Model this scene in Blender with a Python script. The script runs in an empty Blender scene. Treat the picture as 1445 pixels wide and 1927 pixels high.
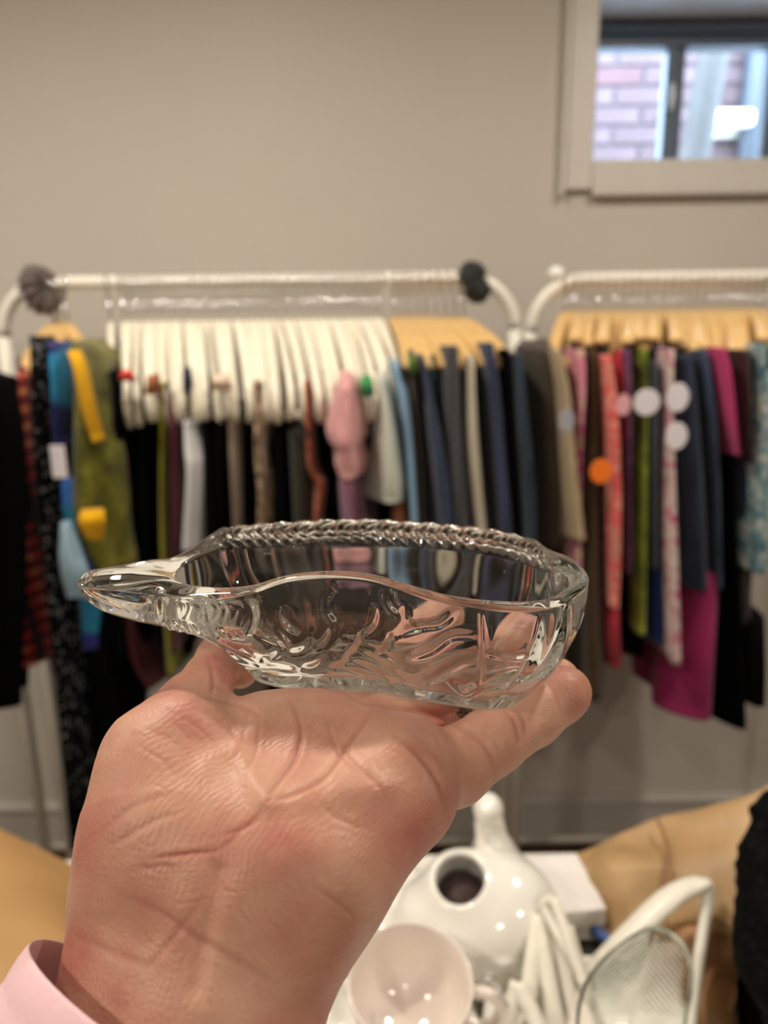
import bpy, bmesh, math, random
import numpy as np
from mathutils import Vector, Matrix
PI = math.pi
rnd = random.Random(5)
SC = bpy.context.scene
COL = SC.collection

# ------------------------------------------------------------------ camera
W, H, F = 1445.0, 1927.0, 1400.0
CAMZ, PITCH, ROLL = 1.42, math.radians(14), math.radians(-0.8)
cam_data = bpy.data.cameras.new('camera')
cam_data.sensor_fit = 'HORIZONTAL'; cam_data.sensor_width = 36.0
cam_data.lens = 36.0 * F / W
cam_data.clip_start = 0.01; cam_data.clip_end = 50
cam_data.dof.use_dof = True
cam_data.dof.focus_distance = 0.222
cam_data.dof.aperture_fstop = 11.0
cam_data.dof.aperture_blades = 0
cam = bpy.data.objects.new('camera', cam_data); COL.objects.link(cam)
CAMLOC = Vector((0, 0, CAMZ))
CR = (Matrix.Rotation(PI/2 - PITCH, 3, 'X') @ Matrix.Rotation(ROLL, 3, 'Z'))
cam.matrix_world = Matrix.Translation(CAMLOC) @ CR.to_4x4()
SC.camera = cam
CRn = np.array(CR)

# ------------------------------------------------------------------ world and exposure
SC.view_settings.view_transform = 'Standard'
SC.view_settings.look = 'None'
SC.view_settings.gamma = 1.0
SC.view_settings.use_curve_mapping = False
SC.view_settings.exposure = 0.0
world = bpy.data.worlds.new('daylight'); SC.world = world
world.use_nodes = True
bg = world.node_tree.nodes['Background']
bg.inputs[0].default_value = (0.52, 0.73, 1.0, 1); bg.inputs[1].default_value = 30.0
CY = SC.cycles
CY.max_bounces = 20; CY.diffuse_bounces = 4; CY.glossy_bounces = 10; CY.transmission_bounces = 18
CY.transparent_max_bounces = 16
CY.caustics_reflective = True; CY.caustics_refractive = True
CY.blur_glossy = 0.3
CY.sample_clamp_indirect = 6.0; CY.sample_clamp_direct = 0.0
CY.use_denoising = True
LAMP = 405.0          # radiance of the ceiling lamps
LAMPS = [(-0.42, 0.86), (0.80, 0.84), (-1.55, 0.82), (0.35, -1.75), (-1.15, -0.45), (1.35, -0.95)]
LAMPL = ['over the left clothes rack', 'over the right clothes rack', 'nearest the left wall', 'at the far end of the room', 'left of the table', 'right of the table']
CEIL = 2.36

# ------------------------------------------------------------------ helpers
def D(px, py, d):
    """point seen at px,py of the photograph at depth d in front of the camera"""
    v = Vector(((px - W/2) * d / F, -(py - H/2) * d / F, -d))
    return CAMLOC + CR @ v
def P(px, py, Y):
    """point seen at px,py on the upright plane y = Y"""
    r = CR @ Vector(((px - W/2) / F, -(py - H/2) / F, -1))
    return CAMLOC + r * (Y / r.y)
def PZ(px, py, z):
    r = CR @ Vector(((px - W/2) / F, -(py - H/2) / F, -1))
    return CAMLOC + r * ((z - CAMZ) / r.z)
def proj(V):
    c = (np.asarray(V) - np.array(CAMLOC)) @ CRn
    d = -c[:, 2]
    return W/2 + c[:, 0]*F/d, H/2 - c[:, 1]*F/d, d

def mesh_np(name, V, Fc, smooth=True):
    me = bpy.data.meshes.new(name)
    V = np.asarray(V, float)
    me.from_pydata([tuple(v) for v in V], [], [tuple(int(i) for i in f) for f in Fc])
    me.update()
    if smooth: me.polygons.foreach_set('use_smooth', [True]*len(me.polygons))
    return me
def add(name, me, mat=None, parent=None):
    o = bpy.data.objects.new(name, me); COL.objects.link(o)
    if mat is not None and me is not None and not me.materials: me.materials.append(mat)
    if parent is not None:
        o.parent = parent
        o.matrix_parent_inverse = parent.matrix_basis.inverted()
    return o
def tag(o, label=None, cat=None, group=None, kind=None):
    if label: o['label'] = label
    if cat: o['category'] = cat
    if group: o['group'] = group
    if kind: o['kind'] = kind
    return o
def empty(name, loc, label=None, cat=None, group=None, rotz=0.0):
    o = bpy.data.objects.new(name, None); COL.objects.link(o)
    o.empty_display_size = 0.02
    o.location = loc; o.rotation_euler = (0, 0, rotz)
    return tag(o, label, cat, group)
def bm_mesh(name, bm, smooth=True):
    bmesh.ops.recalc_face_normals(bm, faces=bm.faces)
    me = bpy.data.meshes.new(name); bm.to_mesh(me); bm.free()
    if smooth: me.polygons.foreach_set('use_smooth', [True]*len(me.polygons))
    return me
def box_bm(bm, lo, hi, bev=0.0, rot=None):
    c = [(a+b)/2 for a, b in zip(lo, hi)]; s = [b-a for a, b in zip(lo, hi)]
    r = bmesh.ops.create_cube(bm, size=1.0)
    vs = r['verts']
    bmesh.ops.scale(bm, vec=s, verts=vs)
    if bev > 0:
        es = list({e for v in vs for e in v.link_edges})
        rr = bmesh.ops.bevel(bm, geom=es, offset=bev, segments=2, affect='EDGES', profile=0.5)
        vs = list({v for f in rr['faces'] for v in f.verts} | {v for v in vs if v.is_valid})
    if rot is not None: bmesh.ops.rotate(bm, cent=(0,0,0), matrix=rot, verts=vs)
    bmesh.ops.translate(bm, vec=c, verts=vs)
def box(name, lo, hi, mat, parent=None, bev=0.0):
    bm = bmesh.new(); box_bm(bm, lo, hi, bev)
    return add(name, bm_mesh(name, bm, False), mat, parent)
def catmull(pts, n, closed=False):
    """catmull-rom resample of rows of pts"""
    A = np.asarray(pts, float); m = len(A)
    out = []
    segs = m if closed else m-1
    T = np.linspace(0, segs, n, endpoint=not closed)
    for t in T:
        i = int(min(math.floor(t), segs-1)); f = t - i
        if closed:
            p0, p1, p2, p3 = A[(i-1) % m], A[i % m], A[(i+1) % m], A[(i+2) % m]
        else:
            p0, p1, p2, p3 = A[max(i-1, 0)], A[i], A[i+1], A[min(i+2, m-1)]
        out.append(0.5*((2*p1) + (-p0+p2)*f + (2*p0-5*p1+4*p2-p3)*f*f + (-p0+3*p1-3*p2+p3)*f**3))
    return np.array(out)
def tube_data(path, rad, seg=10, cap=True, flat=1.0, V0=0):
    """swept tube; rad scalar or list, flat squashes the second axis"""
    Pp = np.asarray(path, float); n = len(Pp)
    R = np.full(n, rad) if np.isscalar(rad) else np.asarray(rad, float)
    T = np.gradient(Pp, axis=0); T /= np.linalg.norm(T, axis=1)[:, None] + 1e-12
    up = np.array([0, 0, 1.0])
    if abs(T[0] @ up) > 0.9: up = np.array([1.0, 0, 0])
    N = np.cross(T[0], up); N /= np.linalg.norm(N)
    V = []; 
    for i in range(n):
        N = N - (N @ T[i])*T[i]; N /= np.linalg.norm(N) + 1e-12
        B = np.cross(T[i], N)
        for k in range(seg):
            a = 2*PI*k/seg
            V.append(Pp[i] + R[i]*(math.cos(a)*N + flat*math.sin(a)*B))
    Fc = []
    for i in range(n-1):
        for k in range(seg):
            a, b = i*seg+k, i*seg+(k+1) % seg
            Fc.append((V0+a, V0+b, V0+b+seg, V0+a+seg))
    if cap:
        Fc.append(tuple(V0+k for k in range(seg))[::-1]); Fc.append(tuple(V0+(n-1)*seg+k for k in range(seg)))
    return V, Fc
def tubes(name, paths, mat, parent=None, seg=10, flat=1.0):
    V = []; Fc = []
    for p, r in paths:
        v, f = tube_data(p, r, seg, True, flat, len(V)); V += v; Fc += f
    return add(name, mesh_np(name, V, Fc), mat, parent)
def lathe(prof, seg=48):
    V = []; Fc = []; n = len(prof)
    for r, z in prof:
        for k in range(seg):
            a = 2*PI*k/seg; V.append((r*math.cos(a), r*math.sin(a), z))
    for i in range(n-1):
        for k in range(seg):
            a, b = i*seg+k, i*seg+(k+1) % seg
            Fc.append((a, b, b+seg, a+seg))
    Fc.append(tuple(range(seg))[::-1]); Fc.append(tuple((n-1)*seg+k for k in range(seg)))
    return V, Fc

# ---- signed distance modelling
def smin(a, b, k):
    h = np.clip(0.5 + 0.5*(b-a)/k, 0, 1)
    return b + (a-b)*h - k*h*(1-h)
def smax(a, b, k): return -smin(-a, -b, k)
def cone(p, a, b, ra, rb):
    a = np.asarray(a); b = np.asarray(b); ba = b-a
    t = np.clip(((p-a) @ ba)/(ba @ ba), 0, 1)
    q = p - a - t[..., None]*ba
    return np.sqrt((q*q).sum(-1)) - (ra + (rb-ra)*t)
def chain(p, pts, k):
    """pts rows: px,py,d,rpx"""
    w = [(np.array(D(*q[:3])), q[3]*q[2]/F) for q in pts]
    r = None
    for (a, ra), (b, rb) in zip(w[:-1], w[1:]):
        c = cone(p, a, b, ra, rb); r = c if r is None else smin(r, c, k)
    return r
def ell(p, c, r, M=None):
    q = p - np.asarray(c)
    if M is not None: q = q @ M
    r = np.asarray(r, float)
    k0 = np.sqrt(((q/r)**2).sum(-1)); k1 = np.sqrt(((q/(r*r))**2).sum(-1)) + 1e-9
    return k0*(k0-1)/k1
def surface_nets(f, lo, hi, h, iters=3):
    lo = np.array(lo); hi = np.array(hi)
    n = np.ceil((hi-lo)/h).astype(int) + 1
    ax = [lo[i] + h*np.arange(n[i]) for i in range(3)]
    Vv = np.empty(n, np.float32)
    YY, ZZ = np.meshgrid(ax[1], ax[2], indexing='ij')
    for i0 in range(0, n[0], 24):
        xs = ax[0][i0:i0+24]
        p = np.empty((len(xs),)+YY.shape+(3,))
        p[..., 0] = xs[:, None, None]; p[..., 1] = YY; p[..., 2] = ZZ
        Vv[i0:i0+24] = f(p)
    S = Vv < 0
    cs = np.zeros((n[0]-1, n[1]-1, n[2]-1), int)
    for dx in (0, 1):
        for dy in (0, 1):
            for dz in (0, 1):
                cs += S[dx:n[0]-1+dx, dy:n[1]-1+dy, dz:n[2]-1+dz]
    act = (cs > 0) & (cs < 8)
    idx = -np.ones(act.shape, int); ijk = np.argwhere(act); idx[act] = np.arange(len(ijk))
    acc = np.zeros((len(ijk), 3)); cnt = np.zeros(len(ijk))
    for axis in range(3):
        o = [a for a in range(3) if a != axis]
        for u in (0, 1):
            for v in (0, 1):
                A = ijk.copy(); A[:, o[0]] += u; A[:, o[1]] += v
                B = A.copy(); B[:, axis] += 1
                va = Vv[tuple(A.T)]; vb = Vv[tuple(B.T)]
                m = (va < 0) != (vb < 0)
                t = np.where(m, va/np.where(m, va-vb, 1), 0)
                pt = A.astype(float); pt[:, axis] += t
                acc[m] += pt[m]; cnt[m] += 1
    V = lo + h*acc/np.maximum(cnt, 1)[:, None]
    Fc = []
    for axis in range(3):
        o1, o2 = [(1, 2), (2, 0), (0, 1)][axis]
        sl0 = [slice(None)]*3; sl1 = [slice(None)]*3
        sl0[axis] = slice(0, -1); sl1[axis] = slice(1, None)
        a = S[tuple(sl0)]; b = S[tuple(sl1)]
        E = np.argwhere(a != b)
        E = E[(E[:, o1] > 0) & (E[:, o2] > 0) & (E[:, o1] < n[o1]-1) & (E[:, o2] < n[o2]-1)]
        q = []
        for d1, d2 in ((0, 0), (-1, 0), (-1, -1), (0, -1)):
            c = E.copy(); c[:, o1] += d1; c[:, o2] += d2; q.append(idx[tuple(c.T)])
        q = np.stack(q, 1)
        flip = a[tuple(E.T)]
        q[flip] = q[flip][:, ::-1]
        Fc.append(q)
    Fc = np.concatenate(Fc)[:, ::-1]
    return project_sdf(f, V, iters), Fc
def grad(f, V, e=2e-4):
    g = np.empty_like(V)
    for i in range(3):
        d = np.zeros(3); d[i] = e
        g[:, i] = (f(V+d) - f(V-d))/(2*e)
    return g
def project_sdf(f, V, iters=2):
    for _ in range(iters):
        v = f(V); g = grad(f, V)
        V = V - (v/np.maximum((g*g).sum(1), 0.3))[:, None]*g
    return V
def subdivide_mesh(me, levels=1):
    o = bpy.data.objects.new('tmp', me); COL.objects.link(o)
    m = o.modifiers.new('s', 'SUBSURF'); m.levels = levels; m.render_levels = levels
    dg = bpy.context.evaluated_depsgraph_get()
    me2 = bpy.data.meshes.new_from_object(o.evaluated_get(dg))
    bpy.data.objects.remove(o)
    return me2
def seg_dist(px, py, poly):
    """distance in pixels to a polyline, and the parameter along it"""
    best = np.full(px.shape, 1e9); par = np.zeros(px.shape)
    n = len(poly)-1
    for i in range(n):
        ax, ay = poly[i]; bx, by = poly[i+1]
        dx, dy = bx-ax, by-ay
        t = np.clip(((px-ax)*dx + (py-ay)*dy)/(dx*dx+dy*dy), 0, 1)
        d = np.hypot(px-ax-t*dx, py-ay-t*dy)
        m = d < best; best[m] = d[m]; par[m] = (i+t[m])/n
    return best, par
def curvepts(poly, n=24): return [tuple(p) for p in catmull(poly, n)]
def noise3(p, seed=0, freq=1.0):
    """cheap smooth sum of sines"""
    r = np.random.RandomState(seed); s = 0
    for _ in range(7):
        k = r.normal(size=3)*freq; s = s + np.sin(p @ k + r.uniform(0, 6.28))
    return s/7**0.5

# ------------------------------------------------------------------ materials
MATS = {}
def rgb(h):
    """sRGB 0-255 triple to linear"""
    return tuple((c/255/12.92 if c/255 <= 0.04045 else ((c/255+0.055)/1.055)**2.4) for c in h) + (1,)
def new_mat(name):
    m = bpy.data.materials.new(name); m.use_nodes = True
    nt = m.node_tree; b = nt.nodes['Principled BSDF']
    return m, nt, b
def ramp(nt, fac, stops, interp='LINEAR'):
    r = nt.nodes.new('ShaderNodeValToRGB'); r.color_ramp.interpolation = interp
    e = r.color_ramp.elements
    while len(e) < len(stops): e.new(0.5)
    for el, (p, c) in zip(e, stops):
        el.position = p; el.color = c if len(c) == 4 else tuple(c)+(1,)
    nt.links.new(fac, r.inputs[0]); return r.outputs[0]
def coord(nt, scale=(1,1,1), rot=(0,0,0)):
    t = nt.nodes.new('ShaderNodeTexCoord'); m = nt.nodes.new('ShaderNodeMapping')
    m.inputs['Scale'].default_value = scale; m.inputs['Rotation'].default_value = rot
    nt.links.new(t.outputs['Object'], m.inputs[0]); return m.outputs[0]
def noise(nt, vec, scale, detail=3, rough=0.5, dist=0.0):
    n = nt.nodes.new('ShaderNodeTexNoise'); n.inputs['Scale'].default_value = scale
    n.inputs['Detail'].default_value = detail; n.inputs['Roughness'].default_value = rough
    n.inputs['Distortion'].default_value = dist
    nt.links.new(vec, n.inputs['Vector']); return n.outputs['Fac']
def bump(nt, b, h, strength=0.3, dist=0.001, prev=None):
    n = nt.nodes.new('ShaderNodeBump'); n.inputs['Strength'].default_value = strength
    n.inputs['Distance'].default_value = dist
    nt.links.new(h, n.inputs['Height'])
    if prev is not None: nt.links.new(prev, n.inputs['Normal'])
    nt.links.new(n.outputs[0], b.inputs['Normal']); return n.outputs[0]
def plain(name, col, rough=0.5, metal=0.0, var=0.06, nscale=30, bumpd=0.0, coat=0.0, spec=0.5, sheen=0.0):
    if name in MATS: return MATS[name]
    m, nt, b = new_mat(name)
    c = rgb(col); v = coord(nt)
    n = noise(nt, v, nscale, 3)
    lo = tuple(x*(1-var) for x in c[:3]); hi = tuple(min(1, x*(1+var)) for x in c[:3])
    nt.links.new(ramp(nt, n, [(0.3, lo), (0.7, hi)]), b.inputs['Base Color'])
    b.inputs['Roughness'].default_value = rough; b.inputs['Metallic'].default_value = metal
    b.inputs['Specular IOR Level'].default_value = spec
    b.inputs['Coat Weight'].default_value = coat; b.inputs['Sheen Weight'].default_value = sheen
    if bumpd: bump(nt, b, n, 0.5, bumpd)
    MATS[name] = m; return m
def fabric(name, col, kind='plain', col2=None, col3=None, sc=1.0):
    """cloth materials: plain, denim, speckle, plaid, floral, bands, velvet"""
    if name in MATS: return MATS[name]
    m, nt, b = new_mat(name); c = rgb(col)
    v = coord(nt)
    b.inputs['Roughness'].default_value = 0.9; b.inputs['Specular IOR Level'].default_value = 0.25 if max(col) > 40 else 0.08
    b.inputs['Sheen Weight'].default_value = 0.15 if max(col) > 40 else 0.0
    c2 = rgb(col2) if col2 else tuple(x*0.6 for x in c[:3]); c3 = rgb(col3) if col3 else c2
    if kind == 'plain':
        n = noise(nt, coord(nt, (1, 1, .35)), 22*sc, 3)
        out = ramp(nt, n, [(0.3, tuple(x*.8 for x in c[:3])), (0.7, tuple(min(1, x*1.15) for x in c[:3]))])
    elif kind == 'denim':
        n = noise(nt, coord(nt, (1, 1, .12)), 60, 4)
        out = ramp(nt, n, [(0.3, c2), (0.7, c)])
    elif kind == 'speckle':
        n = nt.nodes.new('ShaderNodeTexVoronoi'); n.inputs['Scale'].default_value = 75*sc
        nt.links.new(v, n.inputs['Vector'])
        out = ramp(nt, n.outputs['Distance'], [(0.0, c2), (0.22, c2), (0.34, c), (1.0, c)])
    elif kind == 'floral':
        n = noise(nt, v, 48*sc, 3, 0.6, 1.0)
        out = ramp(nt, n, [(0.30, c2), (0.42, c2), (0.47, c), (0.56, c), (0.62, c3), (1.0, c3)])
    elif kind == 'plaid':
        fs = []
        for rot in ((0, 0, 0), (0, PI/2, 0)):
            w = nt.nodes.new('ShaderNodeTexWave'); w.bands_direction = 'X'
            w.inputs['Scale'].default_value = 9*sc
            nt.links.new(coord(nt, (1, 1, 1), rot), w.inputs['Vector']); fs.append(w.outputs['Fac'])
        mm = nt.nodes.new('ShaderNodeMath'); mm.operation = 'MULTIPLY'
        nt.links.new(fs[0], mm.inputs[0]); nt.links.new(fs[1], mm.inputs[1])
        out = ramp(nt, mm.outputs[0], [(0.05, c2), (0.3, c), (0.75, c), (0.9, c3)])
    elif kind == 'check':
        ck = nt.nodes.new('ShaderNodeTexBrick'); ck.inputs['Scale'].default_value = 30*sc
        ck.offset = 0; ck.inputs['Mortar Size'].default_value = 0.05
        ck.inputs['Color1'].default_value = c; ck.inputs['Color2'].default_value = tuple(x*.85 for x in c[:3])+(1,)
        ck.inputs['Mortar'].default_value = tuple(c2[:3])+(1,)
        nt.links.new(coord(nt, (1, 1, 1), (PI/2, 0, 0)), ck.inputs['Vector']); out = ck.outputs['Color']
    elif kind == 'bands':
        n = noise(nt, coord(nt, (.4, .4, 1)), 9*sc, 1, 0.4, 0.6)
        out = ramp(nt, n, [(0.25, c), (0.45, c), (0.5, c2), (0.6, c2), (0.68, c3), (1.0, c3)])
    elif kind == 'velvet':
        n = noise(nt, v, 18*sc, 3, 0.5, 0.8)
        out = ramp(nt, n, [(0.3, c2), (0.55, c), (0.75, c3)])
        b.inputs['Sheen Weight'].default_value = 0.15; b.inputs['Roughness'].default_value = 0.55
    nt.links.new(out, b.inputs['Base Color'])
    bump(nt, b, noise(nt, v, 300, 2), 0.2, 0.001)
    MATS[name] = m; return m
def glass(name, tint=(0.985, 0.995, 0.99), ior=1.52, rough=0.0, bumpd=0.0, bscale=60):
    m, nt, b = new_mat(name); nt.nodes.remove(b)
    g = nt.nodes.new('ShaderNodeBsdfGlass'); g.inputs['IOR'].default_value = ior
    g.inputs['Roughness'].default_value = rough; g.inputs['Color'].default_value = tint+(1,)
    nt.links.new(g.outputs[0], nt.nodes['Material Output'].inputs[0])
    if bumpd:
        bp = nt.nodes.new('ShaderNodeBump'); bp.inputs['Distance'].default_value = bumpd; bp.inputs['Strength'].default_value = 0.6
        nt.links.new(noise(nt, coord(nt), bscale, 1.5), bp.inputs['Height']); nt.links.new(bp.outputs[0], g.inputs['Normal'])
    return m
def emit(name, col, s):
    m, nt, b = new_mat(name); nt.nodes.remove(b)
    e = nt.nodes.new('ShaderNodeEmission'); e.inputs[0].default_value = col+(1,); e.inputs[1].default_value = s
    nt.links.new(e.outputs[0], nt.nodes['Material Output'].inputs[0]); return m

M_wall = plain('wall_paint', (190, 183, 173), 0.75, var=0.02, nscale=3)
M_trim = plain('trim_paint', (196, 191, 184), 0.45, var=0.02)
M_ceil = plain('ceiling_paint', (225, 221, 212), 0.9, var=0.01)
M_white = plain('white_powder_coat', (226, 222, 210), 0.35, var=0.02)
M_plastic = plain('white_plastic', (238, 232, 212), 0.35, var=0.03)
M_plastic2 = plain('cool_white_plastic', (232, 234, 228), 0.35, var=0.03)
M_chrome = plain('chrome_wire', (205, 205, 205), 0.12, metal=1.0, var=0.03)
M_wood = plain('pale_hanger_wood', (216, 178, 116), 0.42, var=0.14, nscale=60, coat=0.2)
M_clip = plain('dark_metal_clip', (52, 50, 48), 0.3, metal=0.7)
M_porc = plain('white_glazed_porcelain', (232, 230, 222), 0.12, var=0.02, coat=0.5)

# ------------------------------------------------------------------ room shell
WY = 1.84
winx0, winx1 = P(1112, 300, WY).x, P(1112, 300, WY).x + 0.86
winz0 = P(1250, 303, WY).z
winz1 = P(1250, 40, WY + .20).z
XL, XR, YB = -2.1, 2.3, -2.2
def struct(o): return tag(o, kind='structure')
bm = bmesh.new()
for lo, hi in (((XL, WY, -.06), (winx0, WY+.30, CEIL)), ((winx1, WY, -.06), (XR, WY+.30, CEIL)),
               ((winx0, WY, -.06), (winx1, WY+.30, winz0)), ((winx0, WY, winz1), (winx1, WY+.30, CEIL))):
    box_bm(bm, lo, hi)
struct(add('wall_back', bm_mesh('wall_back', bm, False), M_wall))
struct(box('wall_left', (XL-.1, YB, -.06), (XL, WY+.3, CEIL), M_wall))
struct(box('wall_right', (XR, YB, -.06), (XR+.1, WY+.3, CEIL), M_wall))
struct(box('wall_front', (XL-.1, YB-.1, -.06), (XR+.1, YB, CEIL), M_wall))
struct(box('ceiling', (XL-.1, YB-.1, CEIL), (XR+.1, WY+.3, CEIL+.1), M_ceil))
m, nt, b = new_mat('dark_wood_floor')
n = noise(nt, coord(nt, (1, 9, 1)), 14, 4)
nt.links.new(ramp(nt, n, [(0.3, rgb((54, 34, 22))), (0.7, rgb((92, 60, 38)))]), b.inputs['Base Color']); b.inputs['Roughness'].default_value = 0.4
floor = struct(add('floor', mesh_np('floor', [(XL, YB, -.02), (XR, YB, -.02), (XR, WY+.3, -.02), (XL, WY+.3, -.02)], [(0, 1, 2, 3)], False), m))
k = 0
for r in range(int((WY-0.7)/.11)+1):                      # floorboards near the back wall, each its own piece
    y1 = WY - r*.11; x = XL + (r % 3)*0.33 - .3
    while x < XR:
        x0, x1 = max(XL, x), min(XR, x+1.05)
        if x1-x0 > .05: box('floorboard', (x0+.001, y1-.109, -.018), (x1-.001, y1-.001, 0), m, floor)
        x += 1.05
def baseboard(name, a, b, mat=M_trim):
    bm = bmesh.new(); box_bm(bm, a, b, 0.003)
    return struct(add(name, bm_mesh(name, bm, False), mat))
bb = baseboard('baseboard_back', (XL, WY-.016, 0), (XR, WY, .135))
bm = bmesh.new(); box_bm(bm, (XL, WY-.024, .115), (XR, WY, .128), .004); add('cap_moulding', bm_mesh('cap', bm, False), M_trim, bb)
baseboard('baseboard_left', (XL, YB, 0), (XL+.016, WY-.03, .135)); baseboard('baseboard_right', (XR-.016, YB, 0), (XR, WY-.03, .135))

# window: casing, recess, sashes, daylight outside
M_sash = plain('grey_window_vinyl', (92, 106, 122), 0.4, var=0.03)
M_jamb = plain('recess_paint', (214, 216, 220), 0.6, var=0.02)
cw, ct = 0.062, 0.02
win = box('window_1', (winx0-cw, WY-ct, winz0-cw), (winx0, WY, winz1+cw), M_trim, bev=.004); struct(win)
for lo, hi in (((winx0, WY-ct, winz0-cw), (winx1, WY, winz0)), ((winx1, WY-ct, winz0-cw), (winx1+cw, WY, winz1+cw)), ((winx0, WY-ct, winz1), (winx1, WY, winz1+cw))):
    box('casing', lo, hi, M_trim, win, .004)
for lo, hi in (((winx0, WY-.028, winz0-cw-.014), (winx1+cw, WY, winz0-cw)), ((winx0-cw-.012, WY-.028, winz0-cw-.014), (winx0-cw, WY, winz1+cw))):
    box('back_band', lo, hi, M_trim, win, .004)
RY = WY + .30
for nm, lo, hi in (('recess_soffit', (winx0, WY-.001, winz1-.004), (winx1, RY, winz1)), ('recess_jamb', (winx0, WY-.001, winz0), (winx0+.004, RY, winz1)),
                   ('recess_jamb', (winx1-.004, WY-.001, winz0), (winx1, RY, winz1)), ('recess_sill', (winx0, WY-.001, winz0), (winx1, RY, winz0+.004))):
    box(nm, lo, hi, M_jamb, win)
SY = WY + .20
px_m = lambda px: P(px, 200, SY).x
z_of = lambda py: P(1250, py, SY).z
ztop = z_of(92); x_a = px_m(1245); x_b = px_m(1283)
x_right = winx1-.004
box('head_frame', (winx0+.004, SY-.02, ztop), (x_right, SY+.035, winz1-.004), M_sash, win, .003)
box('head_stop', (winx0+.004, SY-.045, z_of(72)), (x_right, SY-.02, z_of(56)), M_sash, win, .003)
box('meeting_stile', (x_a, SY-.02, winz0+.004), (x_a+.5*(x_b-x_a), SY+.02, ztop), M_sash, win, .003)
box('meeting_stile', (x_a+.5*(x_b-x_a), SY-.005, winz0+.004), (x_b, SY+.035, ztop), M_sash, win, .003)
box('side_stile', (winx0+.004, SY-.02, winz0+.004), (winx0+.014, SY+.02, ztop), M_sash, win, .003)
x_c = px_m(1439)
box('side_stile', (x_c, SY-.005, winz0+.004), (x_c+.05, SY+.035, ztop), M_sash, win, .003)
box('fixed_panel', (x_c+.05, SY-.005, winz0+.004), (x_right, SY+.035, ztop), M_sash, win, .003)
box('bottom_rail', (winx0+.014, SY-.02, winz0+.004), (x_right, SY+.035, winz0+.03), M_sash, win, .003)
lz = z_of(190)
tubes('latch', [([(x_a+.012, SY-.03, lz-.03), (x_a+.012, SY-.04, lz), (x_a+.012, SY-.03, lz+.03)], .006)], M_plastic2, win)
def clear_pane():
    m, nt, b = new_mat('window_glass'); nt.nodes.remove(b)
    t = nt.nodes.new('ShaderNodeBsdfTransparent'); g = nt.nodes.new('ShaderNodeBsdfGlossy'); g.inputs['Roughness'].default_value = .01
    fr = nt.nodes.new('ShaderNodeFresnel'); mx = nt.nodes.new('ShaderNodeMixShader')
    nt.links.new(fr.outputs[0], mx.inputs[0]); nt.links.new(t.outputs[0], mx.inputs[1]); nt.links.new(g.outputs[0], mx.inputs[2])
    nt.links.new(mx.outputs[0], nt.nodes['Material Output'].inputs[0]); return m
M_pane = clear_pane()
box('glass_pane', (winx0+.010, SY+.016, winz0+.02), (x_a+.006, SY+.020, ztop+.004), M_pane, win)
box('glass_pane', (x_b-.006, SY+.029, winz0+.02), (x_c+.006, SY+.033, ztop+.004), M_pane, win)

# outside: brick house wall, leaning post, vent hood, drainpipe
m, nt, b = new_mat('pale_brick'); 
nn = noise(nt, coord(nt), 9, 3)
nt.links.new(ramp(nt, nn, [(0.3, rgb((74, 56, 56))), (0.7, rgb((88, 70, 70)))]), b.inputs['Base Color']); b.inputs['Roughness'].default_value = .9
M_brick = m
M_brick2 = plain('red_brick', (84, 58, 58), .9)
M_mortar = plain('mortar', (88, 76, 76), .95)
OY = 3.3
ox0, ox1 = P(1085, 200, OY).x - .5, P(1445, 200, OY).x + .7
oz0, oz1 = P(1250, 330, OY).z - .6, P(1250, 60, OY).z + .45
ow = tag(box('neighbour_wall', (ox0, OY, oz0), (ox1, OY+.1, oz1), M_mortar), 'sunlit pinkish brick wall of the house outside the window', 'wall')
brick_me = None
r = 0; z = oz0
while z < oz1-.06:
    x = ox0 + (0.11 if r % 2 else 0)
    while x < ox1-.2:
        if brick_me is None:
            bmm = bmesh.new(); box_bm(bmm, (0, -.012, 0), (.205, 0, .06), .003); brick_me = bm_mesh('brick', bmm, False); brick_me.materials.append(M_brick)
            brick_me2 = brick_me.copy(); brick_me2.materials[0] = M_brick2
        o = bpy.data.objects.new('brick', brick_me2 if rnd.random() < .16 else brick_me); COL.objects.link(o); o.location = (x, OY, z); o.parent = ow
        x += .218
    z += .072; r += 1
struct(box('ground', (XL, WY+.30, winz0-.14), (XR, OY, winz0-.06), plain('pale_concrete', (176, 172, 166), .9)))
M_grey = plain('weathered_timber', (60, 55, 50), .8, var=.15, nscale=20)
PYo = 2.9
a = P(1345, 90, PYo); c = P(1300, 330, PYo); a2 = a + (a-c)*.6; c2 = c - (a-c)*.8
tag(tubes('timber_post', [([a2, a, c, c2], .052)], M_grey, seg=12), 'grey leaning timber post outside the right window pane', 'post')
vz = P(1375, 224, OY-.1)
vh = empty('vent_hood', (vz.x, OY-.012, vz.z), 'small white wall vent hood on the brick outside', 'vent')
bmm = bmesh.new(); box_bm(bmm, (vz.x-.085, OY-.13, vz.z-.03), (vz.x+.085, OY-.012, vz.z+.03), .015)
add('hood', bm_mesh('hood', bmm), M_white, vh)
box('flange', (vz.x-.1, OY-.02, vz.z-.05), (vz.x+.1, OY-.011, vz.z+.05), M_white, vh, .002)
dp = P(1428, 200, OY-.1)
tag(tubes('drainpipe', [([(dp.x, OY-.06, oz0), (dp.x, OY-.06, oz1)], .05)], plain('blue_grey_pipe', (48, 52, 58), .5), seg=16), 'blue grey drainpipe running down the brick wall outside', 'pipe')

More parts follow.
